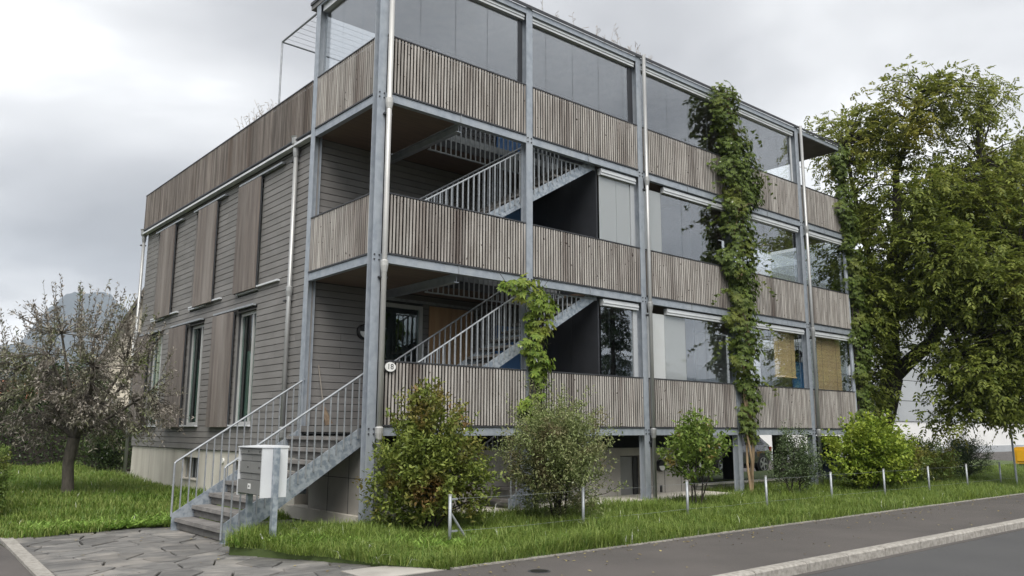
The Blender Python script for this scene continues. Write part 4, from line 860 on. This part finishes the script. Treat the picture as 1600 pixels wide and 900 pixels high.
cv, cvP = creeper('creeper_vine', 9.98, [(-0.3, 9.99, 10.26), (0.2, 9.92, 10.35), (0.9, 9.82, 10.45), (1.4, 9.72, 10.50), (2.2, 9.64, 10.46), (3.0, 9.58, 10.54), (3.9, 9.48, 10.57), (4.6, 9.55, 10.45), (5.2, 9.52, 10.63), (5.8, 9.50, 10.90), (6.3, 9.52, 10.98), (6.9, 9.47, 10.63), (7.4, 9.34, 10.26), (8.0, 9.22, 10.03), (8.38, 9.29, 9.86)], -0.18, 5400, 'L_vine', 'thick dark green creeper climbing the whole middle column to the roof edge', trunk='bark_tan')
sh = []
for z in (7.7, 7.2, 6.9, 5.0, 4.5, 4.1, 8.25, 1.1, 2.6, 6.3, 5.9, 3.6, 7.5, 6.6, 4.8, 2.0, 5.5, 3.2):   # hanging shoots that stand clear of the creeper
    sdn = random.choice((-1, -1, 1)); s_ = np.array([9.6 if sdn < 0 else 10.5, -0.2, z]); L_ = random.uniform(0.5, 1.0)
    t = np.linspace(0, 1, 16)[:, None]; sh.append(s_+np.array([sdn, -0.1, 0.25])*L_*t+np.array([0, 0, -0.7])*L_*t*t+rng.normal(size=(16, 3))*0.03)
shp = np.concatenate(sh); v, f = palmate(shp, rdir(len(shp))+np.array([0, -.6, .3]), 5, 0.09, 0.038); fast('hanging_shoots', v, f, 'L_vine', cv, W[cv.name])
creeper('creeper_vine', 15.75, [(-0.6, 15.8, 16.05), (0.8, 15.7, 16.2), (2.2, 15.65, 16.4), (3.2, 15.7, 16.4), (4.8, 15.65, 16.3), (5.4, 15.5, 16.1), (6.0, 15.15, 16.1), (7.0, 15.45, 15.95), (7.8, 15.3, 15.9), (8.3, 15.5, 15.85)], -0.05, 4200, 'L_vine', 'dark creeper covering the far right end column beside the walnut tree')
creeper('creeper_vine', 3.33, [(0.1, 3.27, 3.44), (0.35, 3.14, 3.56), (0.7, 3.31, 3.44), (1.05, 3.23, 3.57), (1.3, 3.11, 3.74), (1.7, 3.20, 3.71), (2.1, 3.15, 3.70), (2.35, 2.96, 3.64), (2.62, 2.81, 3.49), (2.72, 3.12, 3.38)], -0.16, 640, 'L_vine_light', 'light green creeper wound round the column beside the stair on the lowest storey', l=0.115, w=0.05)

# ------------------------------------------------------------------ shrubs along the verge
shrub('autumn_shrub', (0.45, -1.05), (0.95, 0.8), 2.3, 430, 36, 0.085, 0.042, 'L_mixed', 'tall shrub with green and reddish leaves in front of the corner column', low=0.0, stems=9, top=0.25)
shrub('olive_shrub', (2.75, -1.4), (1.2, 1.05), 2.25, 620, 48, 0.062, 0.024, 'L_olive', 'large grey green small leaved shrub in front of the second column', low=0.0, stems=11, top=0.4, tw=0.5)
shrub('young_shrub', (6.85, -1.05), (0.85, 0.7), 1.85, 150, 22, 0.11, 0.056, 'L_mid', 'loose broad leaved young shrub with a few brown leaves before the tan vine stem', low=0.28, stems=4, droop=0.45, top=0.2)
shrub('dark_shrub', (10.25, -1.15), (0.72, 0.6), 1.7, 230, 34, 0.05, 0.026, 'L_dark', 'narrow dark small leaved shrub before the right downpipe', low=0.1, stems=6, top=0.2)
shrub('lime_shrub', (13.6, -1.2), (1.8, 0.95), 1.95, 560, 34, 0.095, 0.062, 'L_lime', 'bright yellow green rounded shrub at the right end of the building', low=0.0, stems=9, top=0.35)
shrub('green_shrub', (17.3, -0.95), (2.0, 0.9), 1.45, 480, 34, 0.07, 0.034, 'L_green', 'low wide dull green shrub right of the yellow green one', low=0.0, stems=9, top=0.2)
shrub('dark_bush', (21.3, -0.6), (1.2, 0.9), 1.45, 260, 36, 0.06, 0.022, 'L_dark', 'dark bush behind the fence beside the sign pole', low=0.0, stems=7, top=0.3)

# ------------------------------------------------------------------ plum tree on the lawn
pt = empty('plum_tree', (-2.3, 8.8, -1.5), 'small tree with dull purple and silvery leaves on the lawn', 'tree')
tk = MB(); tb = np.array([-2.27, 8.7, -0.25])
tk.tube([(-2.26, 8.95, -1.7), (-2.27, 8.9, -1.3), (-2.32, 8.85, -0.8), (-2.28, 8.7, -0.25)], [0.17, 0.125, 0.115, 0.13], 9, False)
main = []
for a, el, L_ in ((0.2, 0.9, 1.9), (1.1, 1.0, 1.7), (2.0, 0.85, 1.9), (2.9, 0.95, 1.8), (3.8, 1.05, 2.0), (4.7, 0.9, 1.9), (5.5, 1.0, 1.9), (0.8, 1.4, 2.3), (3.4, 1.35, 2.3), (5.9, 0.6, 1.7), (2.6, 0.6, 1.6)):
    d = np.array([math.cos(a)*math.cos(el), math.sin(a)*math.cos(el), math.sin(el)]); e_ = tb+d*L_; m1 = tb+d*L_*0.5+rng.normal(size=3)*0.06
    tk.tube([tb, m1, e_], [0.06, 0.042, 0.02], 6, False); main += [tb+d*L_*t for t in (0.4, 0.6, 0.8, 1.0)]
main = np.array(main); tips = np.concatenate([ellipsoid_tips((-2.35, 8.65, 1.15), (2.05, 2.05, 1.55), 330, 0.3), ellipsoid_tips((-1.6, 7.9, 0.2), (1.5, 1.4, 0.8), 110, 0.3), ellipsoid_tips((-3.4, 9.0, 0.6), (1.3, 1.4, 1.2), 110, 0.3)])
S = []
for tp in tips:
    s_ = main[np.argmin(np.linalg.norm(main-tp, axis=1))]; S.append(s_+(tp-s_)*0.35); tk.tube([s_, (s_+tp)/2+rng.normal(size=3)*0.05, tp], [0.014, 0.009, 0.003], 4, False)
arr = [twig_set(np.array(S), tips, 29, 0.095, 0.032, 0.045, (0.2, 1.05), 0.9, 0.2)]
wh = []
for k in range(60):                                          # upright water shoots
    a = random.uniform(0, 6.28); r_ = random.uniform(0.2, 1.95); b0 = np.array([-2.35+math.cos(a)*r_, 8.65+math.sin(a)*r_, 2.1-0.28*r_*r_]); e_ = b0+np.array([math.cos(a)*0.25, math.sin(a)*0.25, random.uniform(0.55, 1.25)])
    wh.append((b0, e_)); tk.tube([b0, e_], [0.007, 0.002], 4, False)
arr.append(twig_set(np.array([q[0] for q in wh]), np.array([q[1] for q in wh]), 40, 0.085, 0.032, 0.015, (0, 1), 0.8, 0.0, 0.35))
v, f = cat_arrays(arr); fast('crown', v, f, 'L_plum', pt, W[pt.name]); tk.build('trunk', 'bark_grey', pt, smooth=True)

# ------------------------------------------------------------------ hedges
def hedge(name, x0, x1, y0, y1, z0, z1, n, m, label, L=0.06):
    o = empty(name, ((x0+x1)/2, (y0+y1)/2, z0), label, 'hedge')
    a = np.array([x0, y0, z0]); b = np.array([x1, y1, z1]); q = rng.random((n, 3)); fc = rng.integers(0, 5, n)
    q[fc == 0, 0] = 0; q[fc == 1, 0] = 1; q[fc == 2, 1] = 0; q[fc == 3, 1] = 1; q[fc == 4, 2] = 1
    nn = np.zeros((n, 3)); nn[fc == 0, 0] = -1; nn[fc == 1, 0] = 1; nn[fc == 2, 1] = -1; nn[fc == 3, 1] = 1; nn[fc == 4, 2] = 1
    P = a+(b-a)*q; P += nn*(0.06*np.sin(P[:, :1]*3.1+P[:, 1:2]*2.3+P[:, 2:]*4.0)+rng.uniform(-.12, .04, (n, 1)))
    v, f = leaf_arrays(P, nn*0.4+rdir(n)*0.9, L*rng.uniform(.7, 1.3, n), L*0.6, unit(nn+rdir(n)*0.6)); fast('foliage', v, f, m, o, W[o.name])
    MB().box(x0+0.14, x1-0.14, y0+0.14, y1-0.14, z0-0.1, z1-0.14).build('branches', 'bark', o); return o
hedge('clipped_hedge', -5.25, -4.12, 4.7, 11.5, -1.65, -0.38, 26000, 'L_green', 'clipped green hedge at the left edge beside the lawn', 0.045)
hedge('tall_hedge', -16, 3.5, 18.6, 20.2, -1.4, 0.55, 46000, 'L_hedge', 'long dark hedge at the back of the lawn behind the plum tree', 0.09)
shrub('garden_shrub', (0.1, 15.6), (0.8, 0.7), 1.6, 160, 30, 0.07, 0.04, 'L_hedge', 'dark low shrub at the back corner of the building', z0=-1.4, low=0.0)
shrub('garden_tree', (-6.0, 24.0), (2.2, 1.8), 4.3, 420, 40, 0.11, 0.07, 'L_green', 'mid green bushy tree rising behind the long hedge at left', 'tree', z0=-1.4, low=0.2, stems=6)
shrub('garden_tree', (0.5, 26.5), (2.4, 1.8), 4.6, 420, 40, 0.11, 0.07, 'L_hedge', 'dark bushy tree before the cream gabled house', 'tree', z0=-1.4, low=0.2, stems=6)

# ------------------------------------------------------------------ grass
def blades(n, poly, zf, hmin, hmax, wid, seed_d=None, lean=0.45):
    p = np.array(poly); lo, hi = p.min(0), p.max(0); out = []; tot = 0
    while tot < n:
        q = lo+(hi-lo)*rng.random((n*2, 2)); q = q[inpoly(q, poly)]
        if seed_d is not None: q = q[rng.random(len(q)) < seed_d(q)]
        out.append(q); tot += len(q)
    q = np.concatenate(out)[:n]; z = zf(q[:, 0], q[:, 1]); P = np.stack([q[:, 0], q[:, 1], z-0.01], 1)
    cl = 0.45+0.5*(0.5+0.5*np.sin(q[:, 0]*2.9+np.sin(q[:, 1]*3.7)*1.3)*np.cos(q[:, 1]*2.6))+0.45*np.clip(np.sin(q[:, 0]*1.3+2.0*np.sin(q[:, 1]*1.1+q[:, 0]*.4)), 0, 1)**3+rng.exponential(0.12, n)
    h = rng.uniform(hmin, hmax, n)*cl; a = rng.uniform(0, 6.283, n); d = np.stack([np.cos(a), np.sin(a), np.zeros(n)], 1); sd_ = np.stack([-np.sin(a), np.cos(a), np.zeros(n)], 1)
    ln = rng.uniform(0.1, lean*2, n)[:, None]; h = h[:, None]; u = np.array([0, 0, 1.0]); w = wid*rng.uniform(.7, 1.3, n)[:, None]
    m_ = P+u*h*0.6+d*h*ln*0.35; t = P+u*h*(1.0-0.25*ln)+d*h*ln
    v = np.stack([P-sd_*w/2, P+sd_*w/2, m_+sd_*w*0.4, m_-sd_*w*0.4, t], 1).reshape(-1, 3); i = np.arange(n)[:, None]*5
    f = np.concatenate([i+np.array([[0, 1, 2]]), i+np.array([[0, 2, 3]]), i+np.array([[3, 2, 4]])], 1).reshape(-1, 3); return v, f
def vd(q): return np.clip((11.0/np.hypot(q[:, 0]-CAM[0], q[:, 1]-CAM[1]))**1.6, 0.08, 1)
VG = [(-1.0, -3.43), (26, -3.43), (40, -3.42), (40, 2.0), (9.7, 2.0), (9.7, -0.2), (0.2, -0.15), (-0.1, -0.05), (-1.5, 0.25), (-2.55, -0.78), (-2.2, -1.2), (-2.05, -1.75), (-1.75, -2.1), (-1.52, -2.7), (-1.2, -3.1)]
v, f = blades(185000, VG, verge_z, 0.05, 0.24, 0.0085, vd, 0.85); o = fast('verge_grass', v, f, 'L_grass'); tag(o, 'long green grass on the verge between the building and the pavement', 'grass', kind='stuff')
v, f = blades(120000, [(-4.35, 2.66), (-3.9, 2.6), (-3.5, 2.78), (-3.1, 2.72), (-2.7, 2.92), (-2.3, 2.86)]+[q if q[0] > -12 else (max(q[0], -12), min(q[1], 19)) for q in LAWN[2:]], lawn_z, 0.07, 0.20, 0.014, lambda q: np.clip((13/np.hypot(q[:, 0]-CAM[0], q[:, 1]-CAM[1]))**1.3, 0.1, 1)); o = fast('lawn_grass', v, f, 'L_lawn'); tag(o, 'green lawn grass under the plum tree left of the building', 'grass', kind='stuff')
# broad leaved weeds along the edges
wp = []
for k in range(900):
    if k < 420: x, y = random.uniform(-4.1, -1.7), 2.85+abs(random.gauss(0, 0.45)); z = float(lawn_z(x, y))
    else:
        t = random.random(); x, y = -2.3+t*2.6+random.gauss(0, .15), -0.8-t*2.3+abs(random.gauss(0.1, .45)); z = float(verge_z(x, y))
        if not inpoly(np.array([[x, y]]), VG)[0]: continue
    for j in range(random.randint(5, 9)): wp.append((x, y, z, random.uniform(0, 6.28)))
wp = np.array(wp); n = len(wp); D = np.stack([np.cos(wp[:, 3]), np.sin(wp[:, 3]), rng.uniform(0.3, 1.2, n)], 1)
v, f = leaf_arrays(wp[:, :3]+rng.normal(size=(n, 3))*np.array([.02, .02, 0]), D, rng.uniform(.09, .2, n), rng.uniform(.025, .05, n)); o = fast('weeds', v, f, 'L_weed'); tag(o, 'broad leaved weeds and dandelions along the lawn and verge edges', 'weeds', kind='stuff')

# fallen leaves on pavement and path
n = 420; lx = rng.uniform(-4.3, 22, n); ly = np.where(rng.random(n) < .7, -3.46-np.abs(rng.normal(size=n))*.35, rng.uniform(-5.5, -3.5, n)); onp = lx < -1.2; ly[onp] = rng.uniform(-3.2, 2.6, onp.sum())
v, f = leaf_arrays(np.stack([lx, ly, np.full(n, GP+.014)], 1), rdir(n)*np.array([1, 1, .12]), rng.uniform(.03, .075, n), rng.uniform(.015, .035, n), unit(rdir(n)*.25+np.array([0, 0, 1.0])), .1); M['L_litter'] = leafmat('fallen leaf', [(.10, .07, .03), (.20, .15, .05), (.14, .085, .04), (.26, .22, .09)], None, 1, .1)
o = fast('fallen_leaves', v, f, 'L_litter'); tag(o, 'scattered small fallen leaves on the pavement and slate path', 'leaves', kind='stuff')

# ------------------------------------------------------------------ dry plants on the roof edge
for k, (x, lab) in enumerate(((4.2, 'sparse dry stalks on the roof edge over the second bay'), (6.3, 'tall thin dry stalks on the roof edge left of the second downpipe'), (7.4, 'thickest clump of dry stalks on the roof edge right of the second downpipe'))):
    o = empty('dry_roof_plant', (x, 0.35, ROOF), lab, 'dry plant', 'dry plants on the roof edge'); mb = MB(); hd = []
    for j in range(7 if k == 0 else 18):
        b0 = np.array([x+random.gauss(0, 0.35 if k < 2 else 0.5), 0.3+random.uniform(-.1, .3), ROOF-0.02]); h = random.uniform(.2, .55) if k != 1 else random.uniform(.2, .75)
        e_ = b0+np.array([random.gauss(0, .08), random.gauss(0, .08), h]); mb.tube([b0, (b0+e_)/2+rng.normal(size=3)*0.02, e_], [.0035, .003, .002], 4, False)
        for q in range(4): c_ = e_-np.array([0, 0, h*0.12*q]); mb.tube([c_, c_+np.array([random.gauss(0, .05), random.gauss(0, .05), .05])], [.003, .006], 4, False)
    q_ = mb.build('stalks', 'dry', o); q_['kind'] = 'stuff'
for k, (y, lab) in enumerate(((5.2, 'thin dry stalks above the side parapet near the pergola post'), (6.1, 'dry stalks above the side parapet farther from the pergola post'))):
    o = empty('dry_roof_plant', (0.25, y, 6.2), lab, 'dry plant', 'dry plants on the roof edge'); mb = MB()
    MB().box(0.12, 0.5, y-0.4, y+0.4, 5.9, 6.45).build('planter', 'darkrail', o)
    for j in range(16):
        b0 = np.array([0.25+random.gauss(0, .06), y+random.gauss(0, .2), 6.4]); e_ = b0+np.array([random.gauss(0, .1), random.gauss(0, .12), random.uniform(.35, .75)]); mb.tube([b0, e_], [.005, .003], 4, False)
        for q in range(5): c_ = e_-(e_-b0)*0.12*q; mb.tube([c_, c_+np.array([random.gauss(0, .04), random.gauss(0, .04), .04])], [.003, .006], 4, False)
    q_ = mb.build('stalks', 'dry', o); q_['kind'] = 'stuff'

# ------------------------------------------------------------------ parked car behind the building
car = empty('parked_car', (0, 0, 0), 'dark grey hatchback car parked behind the open ground floor', 'car')
def carpart(mb, name, m, parent=None, smooth=False): return mb.build(name, m, parent or car, loc=(0, 0, 0), smooth=smooth)
stn = [(-2.05, .42, .62, .55), (-1.95, .30, .74, .70), (-1.4, .22, .92, .84), (-0.85, .20, 1.0, .88), (0.0, .20, 1.0, .90), (0.9, .20, 1.02, .90), (1.5, .22, 1.03, .88), (1.95, .32, 1.0, .80), (2.08, .42, .85, .70)]
mb = MB(); rings = []
for x, zb, zt, hw in stn: rings.append([(x, -hw*.92, zb), (x, -hw, zb+.18), (x, -hw, zt-.22), (x, -hw*.93, zt), (x, hw*.93, zt), (x, hw, zt-.22), (x, hw, zb+.18), (x, hw*.92, zb)])
vs_ = [p for r in rings for p in r]; fs_ = [(i*8+k, i*8+(k+1) % 8, (i+1)*8+(k+1) % 8, (i+1)*8+k) for i in range(len(rings)-1) for k in range(8)]+[tuple(range(7, -1, -1)), tuple((len(rings)-1)*8+k for k in range(8))]
carpart(mb.add(vs_, fs_), 'body', 'carpaint', smooth=False)
gh = [(-1.0, .86, .98), (-0.25, .70, 1.42), (0.5, .70, 1.48), (1.3, .68, 1.42), (1.9, .80, 1.02)]
vs_ = [p for x, hw, z in gh for p in ((x, -hw, z), (x, hw, z))]; base_ = [(x, s*0.84, .98) for x, hw, z in gh for s in (-1, 1)]; nb = len(vs_)
fs_ = [(2*i, 2*i+2, 2*i+3, 2*i+1) for i in range(4)]+[(nb+2*i, nb+2*i+2, 2*i+2, 2*i) for i in range(4)]+[(2*i+1, 2*i+3, nb+2*i+3, nb+2*i+1) for i in range(4)]
cabin = carpart(MB().add(vs_+base_, fs_), 'cabin', 'carpaint')
for s in (-1, 1):
    for pts in ([(-.75, 1.03), (-.18, 1.36), (.25, 1.40), (.25, 1.03)], [(.32, 1.03), (.32, 1.40), (1.2, 1.36), (1.55, 1.06)]):
        vs_ = [(x, s*(.86-(z-.98)*.30), z) for x, z in pts]; vs_ += [(x, y-s*.02, z) for x, y, z in vs_]; carpart(MB().add(vs_, [(0, 1, 2, 3), (7, 6, 5, 4), (0, 4, 5, 1), (1, 5, 6, 2), (2, 6, 7, 3), (3, 7, 4, 0)]), 'side_window', 'carglass')
    carpart(MB().box(1.92, 2.07, s*.70-.1, s*.70+.1, .78, .96), 'tail_light', 'red'); carpart(MB().box(-2.06, -1.9, s*.5-.16, s*.5+.16, .58, .72), 'headlight', 'white')
    for x in (-1.3, 1.28):
        w_ = carpart(MB().tube([(x, s*.70, .33), (x, s*.72, .33), (x, s*.90, .33), (x, s*.915, .33)], [.30, .33, .33, .29], 24), 'wheel', 'tyre'); carpart(MB().tube([(x, s*.90, .33), (x, s*.905, .33)], .235, 20), 'wheel_well', 'black', w_)
        rm = MB().tube([(x, s*.905, .33), (x, s*.925, .33)], .05, 12)
        for k in range(5): a = k*1.2566; rm.bar((x, s*.915, .33), (x+.225*math.cos(a), s*.915, .33+.225*math.sin(a)), .07, .015, (0, 1, 0))
        n = 20
        for k in range(n): a, b = 2*math.pi*k/n, 2*math.pi*(k+1)/n; rm.bar((x+.235*math.cos(a), s*.915, .33+.235*math.sin(a)), (x+.235*math.cos(b), s*.915, .33+.235*math.sin(b)), .02, .03, (0, 1, 0))
        carpart(rm, 'rim', 'rim', w_); carpart(MB().tube([(x, s*.80, .36), (x, s*.893, .36)], .385, 24), 'wheel_arch', 'black')
    for x in (-.05, .95): carpart(MB().box(x, x+.18, s*.91-.012, s*.91+.012, .84, .87), 'door_handle', 'rail')
carpart(MB().add([(1.36, -.6, 1.40), (1.36, .6, 1.40), (1.86, .66, 1.07), (1.86, -.66, 1.07), (1.40, -.6, 1.43), (1.40, .6, 1.43), (1.90, .66, 1.10), (1.90, -.66, 1.10)], [(0, 1, 2, 3), (7, 6, 5, 4), (0, 4, 5, 1), (1, 5, 6, 2), (2, 6, 7, 3), (3, 7, 4, 0)]), 'rear_window', 'carglass')
car.location = (19.4, 7.2, -1.62)

# ------------------------------------------------------------------ yard behind, white building, sign, yellow box
o = MB().box(9.7, 140, 6.0, 60, -1.9, -1.662).build('yard', 'asphalt'); tag(o, kind='structure')
rw = empty('retaining_wall', (14, 1.2, -1.6), 'low grey concrete retaining wall under the open ground floor', 'wall')
for k in range(6): MB().box(9.75+k*1.2, 10.94+k*1.2, 1.12, 1.28, -1.7, -1.38).build('block', 'concrete_grey', rw)
MB().box(9.74, 16.9, 1.08, 1.32, -1.378, -1.34).build('coping', 'concrete', rw)
wb = empty('white_building', (50, 14, -1.7), 'long white building with grey panelled upper storey behind the walnut tree', 'building')
MB().box(29, 95, 14, 28, -1.9, 0.6).build('wall', 'plaster', wb); MB().box(29.05, 94.95, 13.96, 13.999, -1.9, -1.15).build('plinth', 'cladding', wb)
MB().box(29.1, 94.9, 14.1, 27.9, 0.6, 9.0).build('wall', 'interiordark', wb)
pm = MB().box(0, 3.96, 0, .08, 0, 1.36).mesh('cladding_panel', 'cladding')
for i in range(16):
    for j in range(6): link('cladding_panel', pm, wb, (29+i*4.0+.02, 13.93, 0.62+j*1.4))
sp = empty('junction_box', (27.0, 11.5, -1.65), 'small grey box on a thin post before the white wall', 'box')
MB().box(26.7, 27.5, 11.4, 11.7, -.95, -.45).build('box', 'mailgrey', sp); MB().tube([(27.1, 11.55, -1.7), (27.1, 11.55, -.95)], .06, 8).build('post', 'mailgrey', sp)
rs = empty('road_sign', (20.3, -2.35, -1.6), 'road sign seen from its dark back on a thin pole at the right edge', 'sign')
MB().tube([(20.3, -2.35, -1.7), (20.25, -2.33, .62)], .03, 8).build('pole', 'steel', rs)
MB().add([(20.0, -2.10, .22), (20.45, -2.52, .22), (20.45, -2.52, .52), (20.0, -2.10, .52), (20.02, -2.08, .22), (20.47, -2.50, .22), (20.47, -2.50, .52), (20.02, -2.08, .52)], [(0, 1, 2, 3), (7, 6, 5, 4), (0, 4, 5, 1), (1, 5, 6, 2), (2, 6, 7, 3), (3, 7, 4, 0)]).build('plate', 'darkrail', rs)
yb_ = empty('yellow_box', (31.6, .6, -1.65), 'yellow metal collection box standing beyond the fence at the right edge', 'box')
MB().prism([(-.05, -1.35), (1.25, -1.35), (1.25, -.75), (1.1, -.68), (.1, -.68), (-.05, -.75)], 'x', 31.0, 32.4).build('body', 'yellow', yb_)
MB().box(30.97, 31.0, .1, 1.1, -1.25, -.80).build('front_flap', 'yellow', yb_); MB().box(31.15, 32.25, .1, 1.1, -1.75, -1.352).build('plinth', 'cladding', yb_)

# ------------------------------------------------------------------ houses at the left, hills
hs = empty('gabled_house', (6.8, 36, -1.4), 'cream rendered house with steep brown gable roof behind the plum tree', 'house')
hx0, hx1, hy0, hy1, ze, zr_ = 4.0, 9.6, 36.0, 44.0, 2.2, 8.0; hm = (hx0+hx1)/2
MB().prism([(hx0, -1.9), (hx1, -1.9), (hx1, ze), (hm, zr_-.25), (hx0, ze)], 'y', hy0, hy1).build('wall', 'cream', hs)
for s in (-1, 1):
    xe = hm+s*(hm-hx0+.45); ze2 = ze-.95
    r_ = MB().add([(hm, hy0-.6, zr_-.12), (xe, hy0-.6, ze2), (xe, hy1+.6, ze2), (hm, hy1+.6, zr_-.12), (hm, hy0-.6, zr_+.1), (xe, hy0-.6, ze2+.2), (xe, hy1+.6, ze2+.2), (hm, hy1+.6, zr_+.1)], [(3, 2, 1, 0), (4, 5, 6, 7), (0, 1, 5, 4), (1, 2, 6, 5), (2, 3, 7, 6), (3, 0, 4, 7)]).build('roof', 'rooftile', hs)
    MB().add([(hm, hy0-.66, zr_-.2), (xe, hy0-.66, ze2-.08), (xe, hy0-.61, ze2-.08), (hm, hy0-.61, zr_-.2), (hm, hy0-.66, zr_+.12), (xe, hy0-.66, ze2+.22), (xe, hy0-.61, ze2+.22), (hm, hy0-.61, zr_+.12)], [(3, 2, 1, 0), (4, 5, 6, 7), (0, 1, 5, 4), (1, 2, 6, 5), (2, 3, 7, 6), (3, 0, 4, 7)]).build('verge_board', 'bark_grey', r_)
MB().box(hx0, hx1, hy0-.06, hy0-.005, 3.6, 3.75).build('band', 'cream', hs)
for x, z in ((4.5, .2), (6.6, .2), (6.2, 3.9)):
    w = MB().box(x, x+1.0, hy0-.05, hy0+.02, z, z+1.3).build('window', 'white', hs); MB().box(x+.08, x+.92, hy0-.06, hy0-.051, z+.08, z+1.22).build('pane', 'carglass', w)
MB().box(hm+.6, hm+1.2, 38.2, 38.8, 5.0, 8.9).build('chimney', 'rooftile', hs); hs.rotation_euler = (0, 0, -R(17))
sd2 = empty('garden_shed', (-3, 29, -1.4), 'low outbuilding with terracotta tile roof behind the hedge at left', 'shed')
MB().box(-9.5, 2.2, 28.2, 32, -1.9, .95).build('wall', 'bark_grey', sd2)
for j in range(6):
    y0, z0_ = 27.8+j*.42, .98+j*.17
    for i in range(30): 
        if j == 0 and i == 0: tmsh = MB().add([(0, 0, 0), (.385, 0, 0), (.385, .46, .16), (0, .46, .16), (0, 0, .05), (.385, 0, .05), (.385, .46, .20), (0, .46, .20)], [(3, 2, 1, 0), (4, 5, 6, 7), (0, 1, 5, 4), (1, 2, 6, 5), (2, 3, 7, 6), (3, 0, 4, 7)]).mesh('roof_tile', 'terracotta')
        link('roof_tile', tmsh, sd2, (-9.8+i*.41, y0, z0_+random.uniform(0, .01)))
def hills(name, az0, az1, dist, hf, n=160, depth=900):
    vs_ = []; fs_ = []; rows_ = 14
    for i in range(n+1):
        a = az0+(az1-az0)*i/n
        for j in range(rows_):
            t = j/(rows_-1); r_ = dist+depth*t; h = hf(a)*math.sin(min(t, 1)*math.pi/2)**0.8
            h += (0.5+0.5*t)*hf(a)*0.05*(math.sin(a*61+t*9)+math.sin(a*131+t*17)*.6+math.sin(a*37-t*23)*.7)*min(1, 3*t)+rng.uniform(-3, 3)*t
            vs_.append((CAM[0]+r_*math.sin(a), CAM[1]+r_*math.cos(a), -3+h))
    for i in range(n):
        for j in range(rows_-1): q = i*rows_+j; fs_.append((q, q+rows_, q+rows_+1, q+1))
    o = MB().add(vs_, fs_).build(name, 'forest', smooth=True); tag(o, kind='structure'); return o
def bump_(a, c, w): return math.exp(-((a-c)/w)**2)
hills('hills', R(-60), R(40), 2300, lambda a: 250+185*math.exp(-((a-R(12.7))/R(3.0))**4)+50*bump_(a, R(4), R(4))+60*bump_(a, R(24), R(8)), 240)
hills('hills', R(62), R(110), 1500, lambda a: 330+360*bump_(a, R(76), R(9)), 120)
hills('hills', R(110), R(300), 2000, lambda a: 300+80*math.sin(a*5)+60*math.sin(a*11), 200)

# ------------------------------------------------------------------ across the street (seen in the glass)
def spruce(x, y, h, label):
    o = empty('spruce_tree', (x, y, -1.7), label, 'tree', 'spruces across the street'); MB().tube([(x, y, -1.9), (x, y, -1.7+h*.6), (x, y, -1.7+h)], [.22, .12, .02], 8, False).build('trunk', 'bark', o)
    S = []; E2 = []
    for k in range(int(h*22)):
        t = random.random()**.8; z = -1.7+h*(.12+.87*t); r_ = (1-t)*h*.24+.12; a = random.uniform(0, 6.28); S.append((x, y, z)); E2.append((x+math.cos(a)*r_, y+math.sin(a)*r_, z-.25*r_))
    v, f = twig_set(np.array(S), np.array(E2), 46, .22, .07, .06, (.15, 1), .7, .35); fast('crown', v, f, 'L_spruce', o, W[o.name])
spruce(27.5, -19.8, 10.5, 'tall dark spruce across the street, seen reflected in the lowest glass panes'); spruce(36, -24, 9.0, 'second shorter spruce across the street farther right')

# ------------------------------------------------------------------ air
hz = MB().box(-3400, 3400, -3400, 3400, -4.2, 640).build('haze', 'interior'); hz['kind'] = 'stuff'
hm_ = bpy.data.materials.new('haze'); hm_.use_nodes = True; ht = hm_.node_tree; ht.nodes.remove(ht.nodes['Principled BSDF'])
pv = ht.nodes.new('ShaderNodeVolumePrincipled'); pv.inputs['Color'].default_value = (0.76, 0.87, 1.0, 1); pv.inputs['Density'].default_value = 0.00026; pv.inputs['Anisotropy'].default_value = 0.2
ht.links.new(pv.outputs[0], ht.nodes['Material Output'].inputs['Volume']); hz.data.materials[0] = hm_
